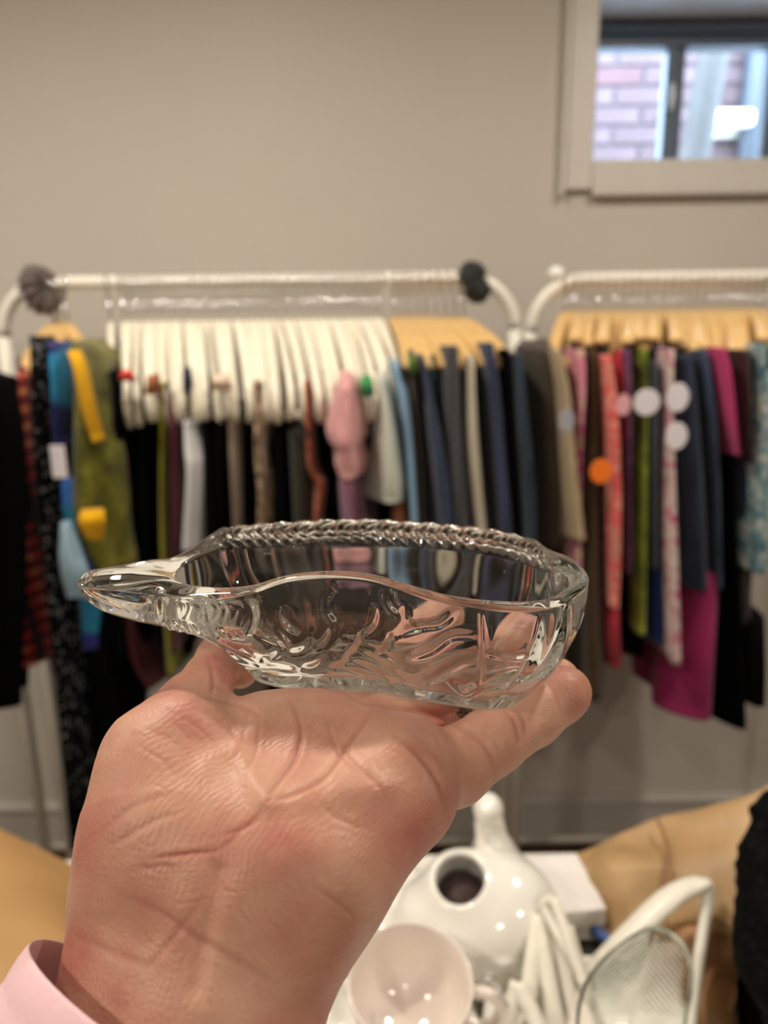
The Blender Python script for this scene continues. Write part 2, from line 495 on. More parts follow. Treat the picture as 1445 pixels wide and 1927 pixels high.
# ceiling lamps (the room's light)
M_lamp = emit('lamp_glow', (1.0, 0.90, 0.78), LAMP)
for i, (x, y) in enumerate(LAMPS):
    t = empty('ceiling_light', (x, y, CEIL), 'round recessed ceiling downlight '+LAMPL[i], 'ceiling light', 'recessed downlights')
    V, Fc = lathe([(.058, -.001), (.075, -.001), (.078, -.004), (.075, -.007), (.060, -.007), (.056, -.004)], 32)
    o = add('trim_ring', mesh_np('ring', np.array(V)+np.array([x, y, CEIL]), Fc[:-2] + [(k, (k+1) % 32, 5*32+(k+1) % 32, 5*32+k) for k in range(32)]), M_white, t)
    add('lamp_disc', mesh_np('disc', [(x+.056*math.cos(2*PI*k/32), y+.056*math.sin(2*PI*k/32), CEIL-.003) for k in range(32)], [tuple(range(32))[::-1]]), M_lamp, t)

# ------------------------------------------------------------------ clothes racks
RKY = 1.50
def rack(name, pxl, pxr, pyrail, label, low=True):
    a = P(pxl, 640, RKY); b = P(pxr, 640, RKY)
    zr = P(0.5*(pxl+pxr), pyrail, RKY).z
    x0, x1 = a.x, b.x; R = .10
    t = empty(name, (x0, RKY, 0), label, 'clothes rack')
    arc = []
    for k in range(9):
        an = PI/2*k/8; arc.append((x0+R-R*math.cos(an), RKY, zr-R+R*math.sin(an)))
    arc2 = [(x0+x1-p[0], p[1], p[2]) for p in arc[::-1]]
    tubes('top_rail', [(arc + arc2, .0125)], M_white, t, seg=14)
    for x in (x0, x1):
        tubes('post', [([(x, RKY, .115), (x, RKY, zr-R+.004)], .0125)], M_white, t, seg=12)
        tubes('foot', [([(x, RKY-.23, .03), (x, RKY-.22, .10), (x, RKY-.19, .115), (x, RKY+.19, .115), (x, RKY+.22, .10), (x, RKY+.23, .03)], .0125)], M_white, t, seg=12)
    for y in (RKY-.16, RKY+.16):
        tubes('shelf_rail', [([(x0, y, .128), (x1, y, .128)], .009)], M_white, t, seg=10)
    return x0, x1, zr
LX0, LX1, ZR = rack('clothes_rack', 8, 968, 527, 'white metal clothes rack with dark scrunchies clipped on its corners, left of two')
RX0, RX1, ZR2 = rack('clothes_rack', 997, 1720, 522, 'white metal clothes rack in front of the window side, its left corner bare')
rack('clothes_rack', -930, -52, 527, 'white clothes rack at the far left edge, only its end post in view')

def s_curve_hook(r=.0022):
    pts = []
    for k in range(15):                      # open ring around the rail
        an = math.radians(-60 + 240*k/14)
        pts.append((0, -.021*math.cos(an), .021*math.sin(an)))
    pts = pts + [(0, .0215, -.006), (0, .012, -.024), (0, 0.002, -.034), (0, 0, -.045), (0, 0, -.072)]
    pts[0] = (0, -.012, -.019)
    return pts
hook_pts = s_curve_hook()
ORD = ['first', 'second', 'third', 'fourth', 'fifth', 'sixth', 'seventh', 'eighth', 'ninth', 'tenth', 'eleventh', 'twelfth', 'thirteenth', 'fourteenth', 'fifteenth', 'sixteenth', 'seventeenth', 'eighteenth', 'nineteenth', 'twentieth']
ORD += ['twenty-'+w for w in ORD[:9]] + ['thirtieth'] + ['thirty-'+w for w in ORD[:9]] + ['fortieth', 'forty-first', 'forty-second']
def make_hanger(kind):
    """local origin on the rail; arms run along Y"""
    if kind == 'wood':
        t = empty('wooden_hanger', (0, 0, 0)); mat = M_wood
    else:
        t = empty('plastic_hanger', (0, 0, 0)); mat = M_plastic
    tubes('hook', [(hook_pts, .0024)], M_chrome, t, seg=8)
    if kind == 'wood':
        for s in (-1, 1):
            pth = catmull([(0, s*-.002, -.073), (0, s*.05, -.083), (0, s*.12, -.103), (0, s*.19, -.135), (0, s*.215, -.152)], 14)
            tubes('arm', [(pth, list(np.linspace(.014, .0125, 11))+[.014, .013, .008])], mat, t, seg=10, flat=.62)
        tubes('trouser_bar', [([(0, -.175, -.150), (0, .175, -.150)], .004)], M_chrome, t, seg=8)
        for y in (-.16, .16):
            bm = bmesh.new(); box_bm(bm, (-.011, y-.014, -.200), (.011, y+.014, -.146), .003)
            add('clip', bm_mesh('clip', bm), M_clip, t)
    else:
        for s in (-1, 1):
            pth = catmull([(0, 0, -.070), (0, s*.04, -.079), (0, s*.12, -.118), (0, s*.185, -.168), (0, s*.205, -.205), (0, s*.192, -.232), (0, s*.15, -.238)], 18)
            tubes('arm', [(pth, .0068)], mat, t, seg=10, flat=.75)
        tubes('bar', [([(0, -.155, -.238), (0, .155, -.238)], .0058)], mat, t, seg=8)
    return t
def kids(o): return [c for c in COL.objects if c.parent == o]
proto = {}
for k_ in ('wood', 'plastic'):
    proto[k_] = make_hanger(k_)
proto_kids = {k_: [c for c in bpy.data.objects if c.parent == proto[k_]] for k_ in proto}
used_proto = set()
def place_hanger(kind, x, z, rz, label, group, tilt=0.0, mat=None):
    if kind not in used_proto:
        o = proto[kind]; used_proto.add(kind); ch = proto_kids[kind]
    else:
        o = proto[kind].copy(); COL.objects.link(o); ch = []
        for c in proto_kids[kind]:
            d = c.copy(); COL.objects.link(d); d.parent = o; ch.append(d)
    o.location = (x, RKY, z); o.rotation_euler = (0, tilt, rz)
    tag(o, label, 'hanger', group)
    return o, ch
HZ = -.0085
for k_ in proto:
    pass
xr = lambda px: P(px, 527, RKY).x
# the tight row of white hangers: hook px, twist grows to the right
row = [(200, .20, 'white plastic hanger hanging apart at the left end of the white row')]
px = 226
while px < 716:
    row.append((px, None, None)); px += 13.2
for i, (px, tw, lab) in enumerate(row):
    f = (px-200)/520
    rz = (-.30 + .62*f + rnd.uniform(-.02, .02)) if tw is None else -.33
    x = xr(px)
    # direction of the near arm on the picture: almost straight down at the left, to the right at the right
    o, ch = place_hanger('plastic', x, ZR+HZ, 0, lab or 'white plastic hanger, %s from the left in the tight white row' % ORD[i], None if lab else 'white plastic hangers in a tight row', rnd.uniform(-.02, .02))
    nearx = P(px + (4 + 50*f**1.3), 740, 1.30).x      # where the near tip should come
    o.rotation_euler.z = math.asin(max(-.9, min(.9, (nearx - x)/.2))) + rnd.uniform(-.035, .035)
    o.rotation_euler.x = rnd.uniform(-.02, .13)
LW = [(742, 30), (756, 30), (770, 28), (786, 34), (802, 36), (820, 30), (838, 36), (856, 26), (872, 26)]
LWL = ['at the left of the wooden ones beside the white row', 'second after the white row', 'third after the white row', 'above the navy checked garment',
       'above the charcoal checked garment', 'above the cream garment', 'above the navy denim', 'second from the black corner scrunchie', 'right against the black corner scrunchie']
for (px, dx), l in zip(LW, LWL):
    x = xr(px); nearx = P(px+dx+(px-742)*.50, 640, 1.30).x
    o, ch = place_hanger('wood', x, ZR+HZ, 0, 'wooden hanger %s, left rack' % l, 'wooden hangers on the left rack')
    o.rotation_euler.z = math.asin(max(-.9, min(.9, (nearx-x)/.215)))
for px, npx, l in ((92, 45, 'holding the speckled dress'), (98, 80, 'holding the blue garment'), (106, 105, 'just beside the brown scrunchie'), (118, 160, 'holding the olive velvet dress')):
    x = xr(px); nearx = P(npx, 640, 1.30).x
    o, ch = place_hanger('wood', x, ZR+HZ, 0, 'pale wooden hanger %s at the left rack corner' % l, 'wooden hangers at the left rack corner')
    o.rotation_euler.z = math.asin(max(-.9, min(.9, (nearx-x)/.215)))
px = 1066; i = 0
RL = ['nearest the bare left corner', 'second from the bare left corner', 'third from the bare left corner', 'above the beige garment', 'above the pink floral garment', 'just left of the brown trousers', 'above the brown trousers',
      'just right of the brown trousers', 'above the coral garment', 'just right of the coral garment', 'above the purple garment', 'just left of the lime garment', 'above the lime garment', 'above the dark grey garment', 'above the blue garment', 'just left of the denim',
      'above the floral trousers', 'above the long denim skirt', 'just right of the long denim skirt', 'above the hot pink garment', 'just right of the hot pink garment', 'above the maroon garment', 'just right of the maroon garment', 'left of the teal garment', 'above the teal garment', 'rightmost in view', 'cut by the right edge']
while px < 1450:
    x = xr(px); near = P(px - 22 + (px-1066)*.10 + rnd.uniform(-6, 6), 640, 1.30).x
    o, ch = place_hanger('wood', x, ZR2+HZ, 0, 'wooden hanger %s on the right rack' % RL[min(i, len(RL)-1)], 'wooden hangers on the right rack')
    o.rotation_euler.z = math.asin(max(-.9, min(.9, (near-x)/.215)))
    o.rotation_euler.x = rnd.uniform(-.10, .13); o.scale.z = .80; px += 15.5; i += 1

# scrunchies and pads on the corners
def blob(name, c, r, mat, label, cat, seed, amp=.12, seg=40, ring=False, freq=6):
    bm = bmesh.new(); bmesh.ops.create_icosphere(bm, subdivisions=4, radius=1.0)
    V = np.array([v.co[:] for v in bm.verts]); n = noise3(V, seed, freq)*amp + noise3(V, seed+9, freq*2)*amp*.4
    for v, k_, p in zip(bm.verts, n, V): v.co = Vector(p*(1+k_)*np.array(r)) + Vector(c)
    return tag(add(name, bm_mesh(name, bm), mat), label, cat)
def scrunchie(name, c, R, r, mat, label, rot):
    V = []; Fc = []; nu, nv = 96, 20
    M = rot.to_3x3()
    for i in range(nu):
        u = 2*PI*i/nu
        for j in range(nv):
            v = 2*PI*j/nv
            rr = r*(1+.22*math.sin(13*u+2*math.sin(v))+.12*math.sin(29*u+v))
            p = M @ Vector(((R+rr*math.cos(v))*math.cos(u), (R+rr*math.cos(v))*math.sin(u), rr*math.sin(v)))
            V.append(p+Vector(c))
            Fc.append((i*nv+j, ((i+1) % nu)*nv+j, ((i+1) % nu)*nv+(j+1) % nv, i*nv+(j+1) % nv))
    return tag(add(name, mesh_np(name, V, Fc), mat), label, 'scrunchie')
c = P(76, 546, RKY-.02)
scrunchie('scrunchie', c, .026, .018, plain('brown_velvet', (84, 70, 66), .6, var=.3, nscale=60, sheen=.5), 'ruffled brown velvet scrunchie around the left rack corner', Matrix.Rotation(PI/2*.9, 3, 'Y') @ Matrix.Rotation(.3, 3, 'X'))
c = P(893, 531, RKY-.02)
scrunchie('scrunchie', (c.x, c.y, c.z), .020, .017, plain('black_velvet', (18, 20, 20), .7, var=.3, sheen=.2), 'black scrunchie around the right corner of the left rack', Matrix.Rotation(PI/2*.8, 3, 'Y') @ Matrix.Rotation(.5, 3, 'X'))
c = P(1046, 515, RKY)
tag(blob('corner_blob', (c.x, c.y, c.z), (.016, .016, .014), M_plastic2, 'x', 'cap', 3, .02), 'round white blob on the bare corner of the right rack', 'cap')  # small white blob set on the rail corner

# ------------------------------------------------------------------ garments
def garment(name, pts, mat, label, cat, Yn=1.28, L=.40, shoulder=True, seed=0, fold=1.0, clip=False, twist=0.0):
    """pts: rows (px, py, width px) of the near edge from the top down"""
    A = catmull(pts, 30); n = len(A); M = 44
    V = []; Fc = []
    r = random.Random(seed*7+3); ph = [r.uniform(0, 6.28) for _ in range(6)]
    for i, (px, py, w) in enumerate(A):
        t = i/(n-1)
        y0 = Yn + (.10*max(0, 1-t/.10)**1.5 if shoulder else 0) - .015*math.sin(PI*min(1, t*1.1))
        c = P(px, py, y0); hw = max(.004, w*.5*(y0*.97)/F)
        Lt = L*(1 - (.55*max(0, 1-t/.12) if shoulder else .10*(1-t))) 
        amp = fold*(.15+.85*t)
        for k in range(M):
            a = 2*PI*k/M
            u = -math.cos(a); v = math.sin(a)
            yy = y0 + (u+1)/2*Lt
            wv = hw*math.copysign(abs(v)**.75, v)*(1+.18*amp*math.sin(5*u+ph[0]+t*2))
            xo = .30*hw*amp*math.sin(4*PI*(u+1)/2*1.3+ph[1]+1.5*t) + twist*(yy-y0)
            bulge = .006*amp*math.sin(3*a+ph[2]+4*t)
            zz = c.z + (.004*math.sin(3*u+ph[3]) if i == n-1 else 0) - (.03*((u+1)/2) if False else 0)
            V.append((c.x+wv+xo-.30*hw*amp*math.sin(ph[1]+1.5*t), yy+bulge*.5, zz))
    for i in range(n-1):
        for k in range(M):
            a, b = i*M+k, i*M+(k+1) % M
            Fc.append((a, a+M, b+M, b))
    Fc.append(tuple(range(M))); Fc.append(tuple((n-1)*M+k for k in range(M))[::-1])
    o = add(name, mesh_np(name, V, Fc), mat)
    return tag(o, label, cat)
BLK = fabric('black_cloth', (3, 3, 4))
BLK2 = fabric('soft_black_cloth', (5, 4, 5))
G = [
 # name, pts, material, label, cat, kwargs
 ('plaid_shirt', [(34,672,22),(40,850,34),(40,1050,36),(44,1262,58)], fabric('red_plaid', (150,24,30), 'plaid', (20,14,16), (170,120,70), 1.2), 'red and black plaid shirt hanging at the left end of the left rack', 'shirt', dict(Yn=1.25, L=.3)),
 ('long_dress', [(62,632,44),(66,800,52),(88,1050,52),(112,1300,50),(136,1600,44)], fabric('speckled_black', (9,9,10), 'speckle', (110,110,110), None, 1.0), 'long black dress with fine white speckles beside the red plaid shirt', 'dress', dict(Yn=1.26)),
 ('blouse', [(92,640,22),(96,720,30),(102,842,34)], fabric('navy_blue_print', (24,34,84), 'bands', (30,36,100), (40,140,190), .9), 'short navy and bright blue blouse above a white tag', 'blouse', dict(Yn=1.28)),
 ('printed_tunic', [(112,880,18),(122,960,52),(138,1040,62),(160,1110,84),(168,1222,86)], fabric('blue_purple_print', (40,44,120), 'bands', (32,120,150), (60,110,190), .8), 'blue purple and teal printed top under the olive dress', 'top', dict(Yn=1.30, L=.3)),
 ('light_blue_scarf', [(118,985,16),(128,1040,40),(142,1090,50),(150,1128,44)], fabric('pale_blue', (150,180,200), 'plain'), 'pale blue cloth hanging over the purple and teal top', 'cloth', dict(Yn=1.21, L=.03, shoulder=False)),
 ('velvet_dress', [(138,640,30),(150,760,56),(160,900,86),(166,1000,90),(190,1075,70)], fabric('olive_velvet', (104,102,28), 'velvet', (52,50,14), (140,138,50)), 'olive green velvet dress with a yellow band at the left of the rack', 'dress', dict(Yn=1.235, L=.3)),
 ('yellow_scarf', [(134,642,24),(146,700,24),(160,770,24),(176,830,18)], fabric('mustard_yellow', (214,160,8), 'plain'), 'mustard yellow scarf hanging down the front of the olive dress', 'scarf', dict(Yn=1.20, L=.03, shoulder=False)),
 ('yellow_cloth', [(168,962,44),(170,985,48),(178,1018,24)], fabric('mustard_yellow', (214,160,8), 'plain'), 'small mustard yellow cloth showing at the hem of the olive dress', 'cloth', dict(Yn=1.19, L=.03, shoulder=False)),
 ('black_dress', [(190,700,34),(205,800,50),(215,1000,70),(180,1300,110),(190,1420,70)], BLK, 'long black dress right of the olive velvet dress', 'dress', dict(Yn=1.31)),
 ('black_dress', [(205,690,24),(214,760,30),(216,900,36),(222,1250,56)], BLK2, 'black dress under the isolated white hanger', 'dress', dict(Yn=1.30)),
 ('red_collar', [(233,698,20),(233,716,24)], fabric('bright_red', (206,54,38)), 'small bright red collar at the left white hangers', 'collar', dict(Yn=1.27, L=.03, shoulder=False)),
 ('maroon_dress', [(228,760,14),(230,900,20),(240,1200,26),(278,1300,30)], fabric('dark_maroon', (70,10,20)), 'thin dark maroon dress between black garments', 'dress', dict(Yn=1.29)),
 ('black_camisole', [(256,720,26),(262,800,42),(270,1000,56),(286,1180,50)], BLK, 'black top left of the brown collar', 'top', dict(Yn=1.30)),
 ('brown_collar', [(284,706,18),(284,742,22)], fabric('tan_brown', (160,98,60)), 'tan brown collar on a white hanger near the left', 'collar', dict(Yn=1.26, L=.04, shoulder=False)),
 ('olive_sweater', [(302,712,14),(302,780,18),(303,1020,26),(320,1280,30)], fabric('olive_yellow', (128,126,26)), 'narrow olive yellow top among the white hangers', 'top', dict(Yn=1.27)),
 ('black_skirt', [(302,760,40),(310,900,60),(312,1100,80),(318,1240,110)], BLK2, 'black skirt behind the olive yellow top', 'skirt', dict(Yn=1.33)),
 ('burgundy_sweater', [(320,728,12),(322,790,18),(326,1030,18)], fabric('burgundy', (100,30,50)), 'narrow burgundy top left of the white blouse', 'top', dict(Yn=1.27)),
 ('white_blouse', [(346,780,16),(352,850,42),(356,900,46),(348,1040,48)], fabric('soft_white', (206,206,208)), 'white blouse hanging between black garments', 'blouse', dict(Yn=1.25)),
 ('navy_camisole', [(346,692,10),(348,740,16)], fabric('navy_dark', (30,36,56)), 'short navy strap between white hangers', 'strap', dict(Yn=1.26, L=.04, shoulder=False)),
 ('black_blouse', [(376,770,30),(388,850,44),(398,1020,60)], BLK, 'black blouse right of the white blouse', 'blouse', dict(Yn=1.28)),
 ('black_jacket', [(404,770,34),(410,860,44),(408,1020,44)], BLK2, 'black jacket left of the taupe top', 'jacket', dict(Yn=1.29)),
 ('taupe_sweater', [(430,770,22),(436,880,30),(444,1020,30)], fabric('taupe', (122,106,92)), 'taupe top with a mustard edge in the middle of the left rack', 'top', dict(Yn=1.26)),
 ('blush_collar', [(414,706,24),(414,734,28)], fabric('pale_blush', (232,206,184)), 'pale blush collar over the white hangers', 'collar', dict(Yn=1.26, L=.04, shoulder=False)),
 ('black_dress', [(460,770,24),(462,900,34),(464,1020,36)], BLK, 'black dress right of the taupe top', 'dress', dict(Yn=1.29)),
 ('floral_blouse', [(482,706,26),(484,760,34),(482,860,22),(490,930,34),(488,1010,34)], fabric('beige_floral', (150,134,100), 'floral', (60,30,30), (200,150,150), 1.4), 'beige and pink floral blouse in the middle of the left rack', 'blouse', dict(Yn=1.26)),
 ('black_dress', [(520,770,40),(524,900,50),(524,1020,54)], BLK2, 'black dress right of the beige floral blouse', 'dress', dict(Yn=1.29)),
 ('dark_olive_dress', [(546,800,24),(556,880,50),(562,1020,56)], fabric('dark_olive', (48,47,36)), 'dark olive dress left of the rust blouse', 'dress', dict(Yn=1.28)),
 ('rust_blouse', [(574,700,20),(578,780,20),(584,880,24),(604,920,36),(596,1010,24)], fabric('rust_orange', (140,62,26), 'floral', (60,26,16), (190,92,36), .8), 'rust orange blouse left of the pink robe', 'blouse', dict(Yn=1.26)),
 ('black_dress', [(600,760,36),(612,860,50),(630,1020,64)], BLK, 'black dress behind the pink robe', 'dress', dict(Yn=1.31)),
 ('fluffy_robe', [(650,700,26),(650,752,64),(648,806,90),(650,834,84),(652,852,62),(655,880,72),(656,905,56)], fabric('dusty_pink_fleece', (206,150,150), 'plain', None, None, 3), 'dusty pink fluffy robe with a hood-like bulge, middle of the left rack', 'robe', dict(Yn=1.22, L=.34, fold=.6)),
 ('mauve_scarf', [(654,880,36),(660,930,44),(668,1012,50)], fabric('mauve', (150,104,128)), 'mauve cloth hanging below the pink fluffy robe', 'scarf', dict(Yn=1.28, L=.2, shoulder=False)),
 ('green_collar', [(690,708,20),(692,744,24)], fabric('bright_green', (60,140,84)), 'small bright green collar right of the pink robe', 'collar', dict(Yn=1.26, L=.03, shoulder=False)),
 ('charcoal_sweater', [(700,730,26),(700,800,34),(700,1010,40)], fabric('charcoal', (54,52,54)), 'charcoal top between the pink robe and the pale shirt', 'top', dict(Yn=1.31)),
 ('pale_shirt', [(716,700,24),(726,780,44),(732,900,76),(732,948,84)], fabric('pale_mint_white', (196,200,188)), 'pale off-white shirt hanging left of the light blue one', 'shirt', dict(Yn=1.25)),
 ('tan_skirt', [(752,930,30),(752,1020,44)], fabric('tan_brown', (160,98,60)), 'tan skirt showing below the pale off-white shirt', 'skirt', dict(Yn=1.30, shoulder=False)),
 ('blue_shirt', [(740,676,16),(756,740,28),(770,850,22),(780,1020,24)], fabric('light_blue', (130,166,196)), 'light blue shirt right of the pale off-white shirt', 'shirt', dict(Yn=1.255)),
 ('brown_dress', [(772,650,20),(782,760,20),(792,1020,24)], fabric('dark_brown', (52,38,28)), 'dark brown dress right of the light blue shirt', 'dress', dict(Yn=1.28)),
 ('green_cloth', [(776,668,14),(776,700,14)], fabric('leaf_green', (78,112,30)), 'small leaf green cloth beside the dark brown dress', 'cloth', dict(Yn=1.25, L=.04, shoulder=False)),
 ('checked_trousers', [(790,650,20),(806,740,26),(824,860,48),(846,1020,70)], fabric('navy_check', (64,74,102), 'check', (30,36,54)), 'navy checked trousers widening towards the hem', 'trousers', dict(Yn=1.26, shoulder=False)),
 ('teal_sweater', [(814,650,18),(818,760,18),(822,900,14)], fabric('dark_teal', (24,66,76)), 'dark teal top between two checked garments', 'top', dict(Yn=1.29, shoulder=False)),
 ('checked_trousers', [(852,634,40),(856,740,44),(868,900,42),(876,1020,42)], fabric('charcoal_check', (80,80,84), 'check', (40,40,44)), 'charcoal checked trousers left of the cream ones', 'trousers', dict(Yn=1.26, shoulder=False)),
 ('cream_trousers', [(890,654,20),(892,740,22),(898,860,34),(912,1020,32)], fabric('cream', (190,180,160)), 'cream trousers left of the navy denim ones', 'trousers', dict(Yn=1.25, shoulder=False)),
 ('denim_trousers', [(922,628,34),(932,740,40),(942,880,40),(952,1020,44)], fabric('navy_denim', (56,64,98), 'denim', (32,38,62)), 'navy denim trousers right of the cream ones', 'trousers', dict(Yn=1.26, shoulder=False)),
 ('black_trousers', [(956,640,24),(962,760,28),(978,1020,32)], BLK2, 'black trousers between two denim pairs on the left rack', 'trousers', dict(Yn=1.27, shoulder=False)),
 ('denim_trousers', [(978,650,28),(986,760,34),(1000,900,36),(1004,1030,34)], fabric('dark_teal_denim', (44,62,80), 'denim', (16,24,34)), 'dark teal blue denim trousers, last on the left rack', 'trousers', dict(Yn=1.25, shoulder=False)),
 # right rack
 ('taupe_coat', [(1030,640,50),(1036,740,64),(1044,900,72),(1050,1030,76)], fabric('dark_taupe', (66,56,44), 'plain'), 'dark taupe coat, first on the right rack', 'coat', dict(Yn=1.30)),
 ('beige_trousers', [(1052,640,24),(1070,740,26),(1082,880,30),(1096,1020,46)], fabric('beige', (170,150,120)), 'beige trousers right of the dark taupe coat', 'trousers', dict(Yn=1.25, shoulder=False)),
 ('maroon_skirt', [(1056,1000,50),(1060,1090,56)], fabric('dark_maroon', (70,10,20)), 'dark maroon skirt below the taupe coat', 'skirt', dict(Yn=1.33, shoulder=False)),
 ('floral_trousers', [(1096,640,30),(1098,740,28),(1094,860,20),(1092,1080,30)], fabric('pink_floral', (208,140,160), 'floral', (190,70,120), (170,180,110), .9), 'pink and green floral trousers right of the beige ones', 'trousers', dict(Yn=1.26, shoulder=False)),
 ('brown_trousers', [(1120,640,30),(1122,800,32),(1116,1040,46),(1118,1318,56)], fabric('olive_brown', (74,52,24), 'denim', (50,36,18)), 'long olive brown trousers left of the coral floral dress', 'trousers', dict(Yn=1.27, shoulder=False)),
 ('coral_dress', [(1146,652,30),(1158,760,36),(1166,900,38),(1166,1050,40),(1162,1152,38)], fabric('coral_floral', (214,92,90), 'floral', (226,150,130), (190,160,130), .7), 'coral and peach floral dress on the right rack', 'dress', dict(Yn=1.25, shoulder=False)),
 ('red_skirt', [(1160,1140,40),(1164,1256,50)], fabric('raspberry_red', (150,36,48)), 'raspberry red skirt hem below the coral floral dress', 'skirt', dict(Yn=1.28, shoulder=False)),
 ('crimson_blouse', [(1168,640,18),(1176,760,18),(1180,900,14)], fabric('crimson', (176,40,60)), 'narrow crimson top right of the coral floral dress', 'top', dict(Yn=1.28, shoulder=False)),
 ('purple_blouse', [(1184,640,20),(1188,760,22),(1188,1080,20)], fabric('muted_purple', (104,60,96), 'floral', (70,40,80), (130,80,100), 1.2), 'muted purple printed top on the right rack', 'top', dict(Yn=1.26, shoulder=False)),
 ('black_trousers', [(1202,640,24),(1204,900,28),(1206,1240,44)], BLK, 'black trousers between the purple and lime garments', 'trousers', dict(Yn=1.31, shoulder=False)),
 ('lime_dress', [(1217,640,16),(1217,800,18),(1214,1000,22),(1212,1200,32)], fabric('lime_green', (118,130,30), 'velvet', (70,80,20), (150,164,50)), 'narrow lime green dress on the right rack', 'dress', dict(Yn=1.27, shoulder=False)),
 ('blue_dress', [(1250,634,16),(1250,740,16),(1246,1000,22),(1242,1212,34)], fabric('royal_blue', (28,54,130)), 'royal blue dress behind the dark grey one', 'dress', dict(Yn=1.29, shoulder=False)),
 ('grey_dress', [(1236,680,20),(1238,800,28),(1240,1072,36)], fabric('slate_grey', (58,62,68)), 'slate grey dress hanging left of the pink floral trousers', 'dress', dict(Yn=1.26, shoulder=False)),
 ('floral_trousers', [(1268,640,18),(1266,760,18),(1270,1000,32),(1276,1254,40)], fabric('white_pink_floral', (206,186,178), 'floral', (190,90,130), (214,200,190), 1.2), 'long white trousers with small pink flowers left of the denim skirt', 'trousers', dict(Yn=1.245, shoulder=False)),
 ('denim_skirt', [(1296,650,50),(1306,800,64),(1318,960,72),(1326,1118,76)], fabric('dark_denim', (36,46,66), 'denim', (24,32,50)), 'long dark denim skirt above magenta trousers', 'skirt', dict(Yn=1.255, shoulder=False)),
 ('denim_shirt', [(1326,640,36),(1344,760,36),(1354,900,26),(1358,1112,22)], fabric('faded_denim', (66,80,104), 'denim', (44,56,78)), 'faded blue denim shirt right of the long dark denim skirt', 'shirt', dict(Yn=1.265, shoulder=False)),
 ('magenta_trousers', [(1340,1080,80),(1334,1180,96),(1328,1280,118),(1326,1352,128)], fabric('magenta', (142,32,84)), 'wide magenta trousers below the dark denim skirt', 'trousers', dict(Yn=1.28, L=.36, shoulder=False)),
 ('black_trousers', [(1372,650,34),(1380,900,36),(1392,1180,44),(1398,1372,60)], BLK, 'long black trousers right of the magenta ones', 'trousers', dict(Yn=1.30, shoulder=False)),
 ('pink_blouse', [(1362,636,18),(1374,700,18),(1386,800,14),(1394,860,10)], fabric('hot_pink', (196,58,116)), 'slanting hot pink top on the right rack', 'top', dict(Yn=1.24, shoulder=False)),
 ('maroon_shirt', [(1406,640,32),(1412,760,34),(1414,870,36)], fabric('deep_maroon', (52,28,32)), 'deep maroon shirt right of the hot pink top', 'shirt', dict(Yn=1.26, shoulder=False)),
 ('navy_skirt', [(1412,860,50),(1412,1010,56)], fabric('navy_dark', (30,36,56)), 'navy skirt below the deep maroon shirt', 'skirt', dict(Yn=1.29, shoulder=False)),
 ('grey_lace_skirt', [(1410,1060,56),(1408,1190,64)], fabric('grey_lace', (66,58,58), 'speckle', (110,100,100)), 'grey patterned skirt above the black one at the right edge', 'skirt', dict(Yn=1.31, shoulder=False)),
 ('black_skirt', [(1432,1170,60),(1428,1330,76)], BLK2, 'black fringed skirt at the right edge', 'skirt', dict(Yn=1.29, shoulder=False)),
 ('teal_blouse', [(1440,630,18),(1444,760,26),(1440,960,50),(1436,1084,60)], fabric('teal_print', (100,140,150), 'floral', (190,196,186), (60,100,112), 1.0), 'pale teal and white printed blouse cut by the right edge', 'blouse', dict(Yn=1.25, shoulder=False)),
 # dark dresses added behind the row to darken the view through the dish
 ('black_dress', [(520,800,60),(524,1000,90),(520,1310,110)], BLK, 'long black dress added to darken the left of the glass dish', 'dress', dict(Yn=1.37, L=.26)),
 ('black_dress', [(610,800,60),(612,1000,90),(612,1330,110)], BLK2, 'long black dress added to darken the middle of the glass dish', 'dress', dict(Yn=1.37, L=.26)),
 ('black_dress', [(700,800,60),(704,1000,90),(708,1300,110)], BLK, 'long black dress added to darken the glass dish under the pale shirt', 'dress', dict(Yn=1.37, L=.26)),
 ('grey_dress', [(800,800,60),(800,1000,90),(806,1320,110)], fabric('charcoal', (54, 52, 54)), 'long charcoal dress added to darken the right of the glass dish', 'dress', dict(Yn=1.37, L=.26)),
 ('black_dress', [(890,800,60),(896,1000,90),(902,1310,110)], BLK, 'long black dress added to darken the right end of the glass dish', 'dress', dict(Yn=1.37, L=.26)),
 # far left rack
 ('black_coat', [(-80,700,60),(-62,800,90),(-58,1000,110),(-56,1360,110)], BLK, 'long black coat cut by the left edge', 'coat', dict(Yn=1.14, L=.16)),
]
gn = [g_[0] for g_ in G]
for i, (nm, pts, mat, lab, cat, kw) in enumerate(G):
    if gn.index('maroon_dress') <= i < gn.index('pale_shirt') and 'collar' not in nm and nm not in ('fluffy_robe', 'mauve_scarf'): kw['Yn'] += .04
    if 1000 <= pts[-1][1] <= 1048 and nm not in ('mauve_scarf', 'blue_shirt', 'white_blouse', 'taupe_sweater', 'floral_blouse', 'cream_trousers', 'tan_skirt', 'yellow_cloth', 'navy_skirt', 'beige_trousers', 'taupe_coat'):
        pts = pts + [(pts[-1][0]+.3*(pts[-1][0]-pts[-2][0]), pts[-1][1]+150+(i*53) % 160, pts[-1][2]*1.08)]
    if kw.get('shoulder') is False and 625 <= pts[0][1] <= 656: pts = [(pts[0][0], pts[0][1]+18, pts[0][2])] + pts[1:]
    garment(nm, pts, mat, lab, cat, seed=i, **kw)

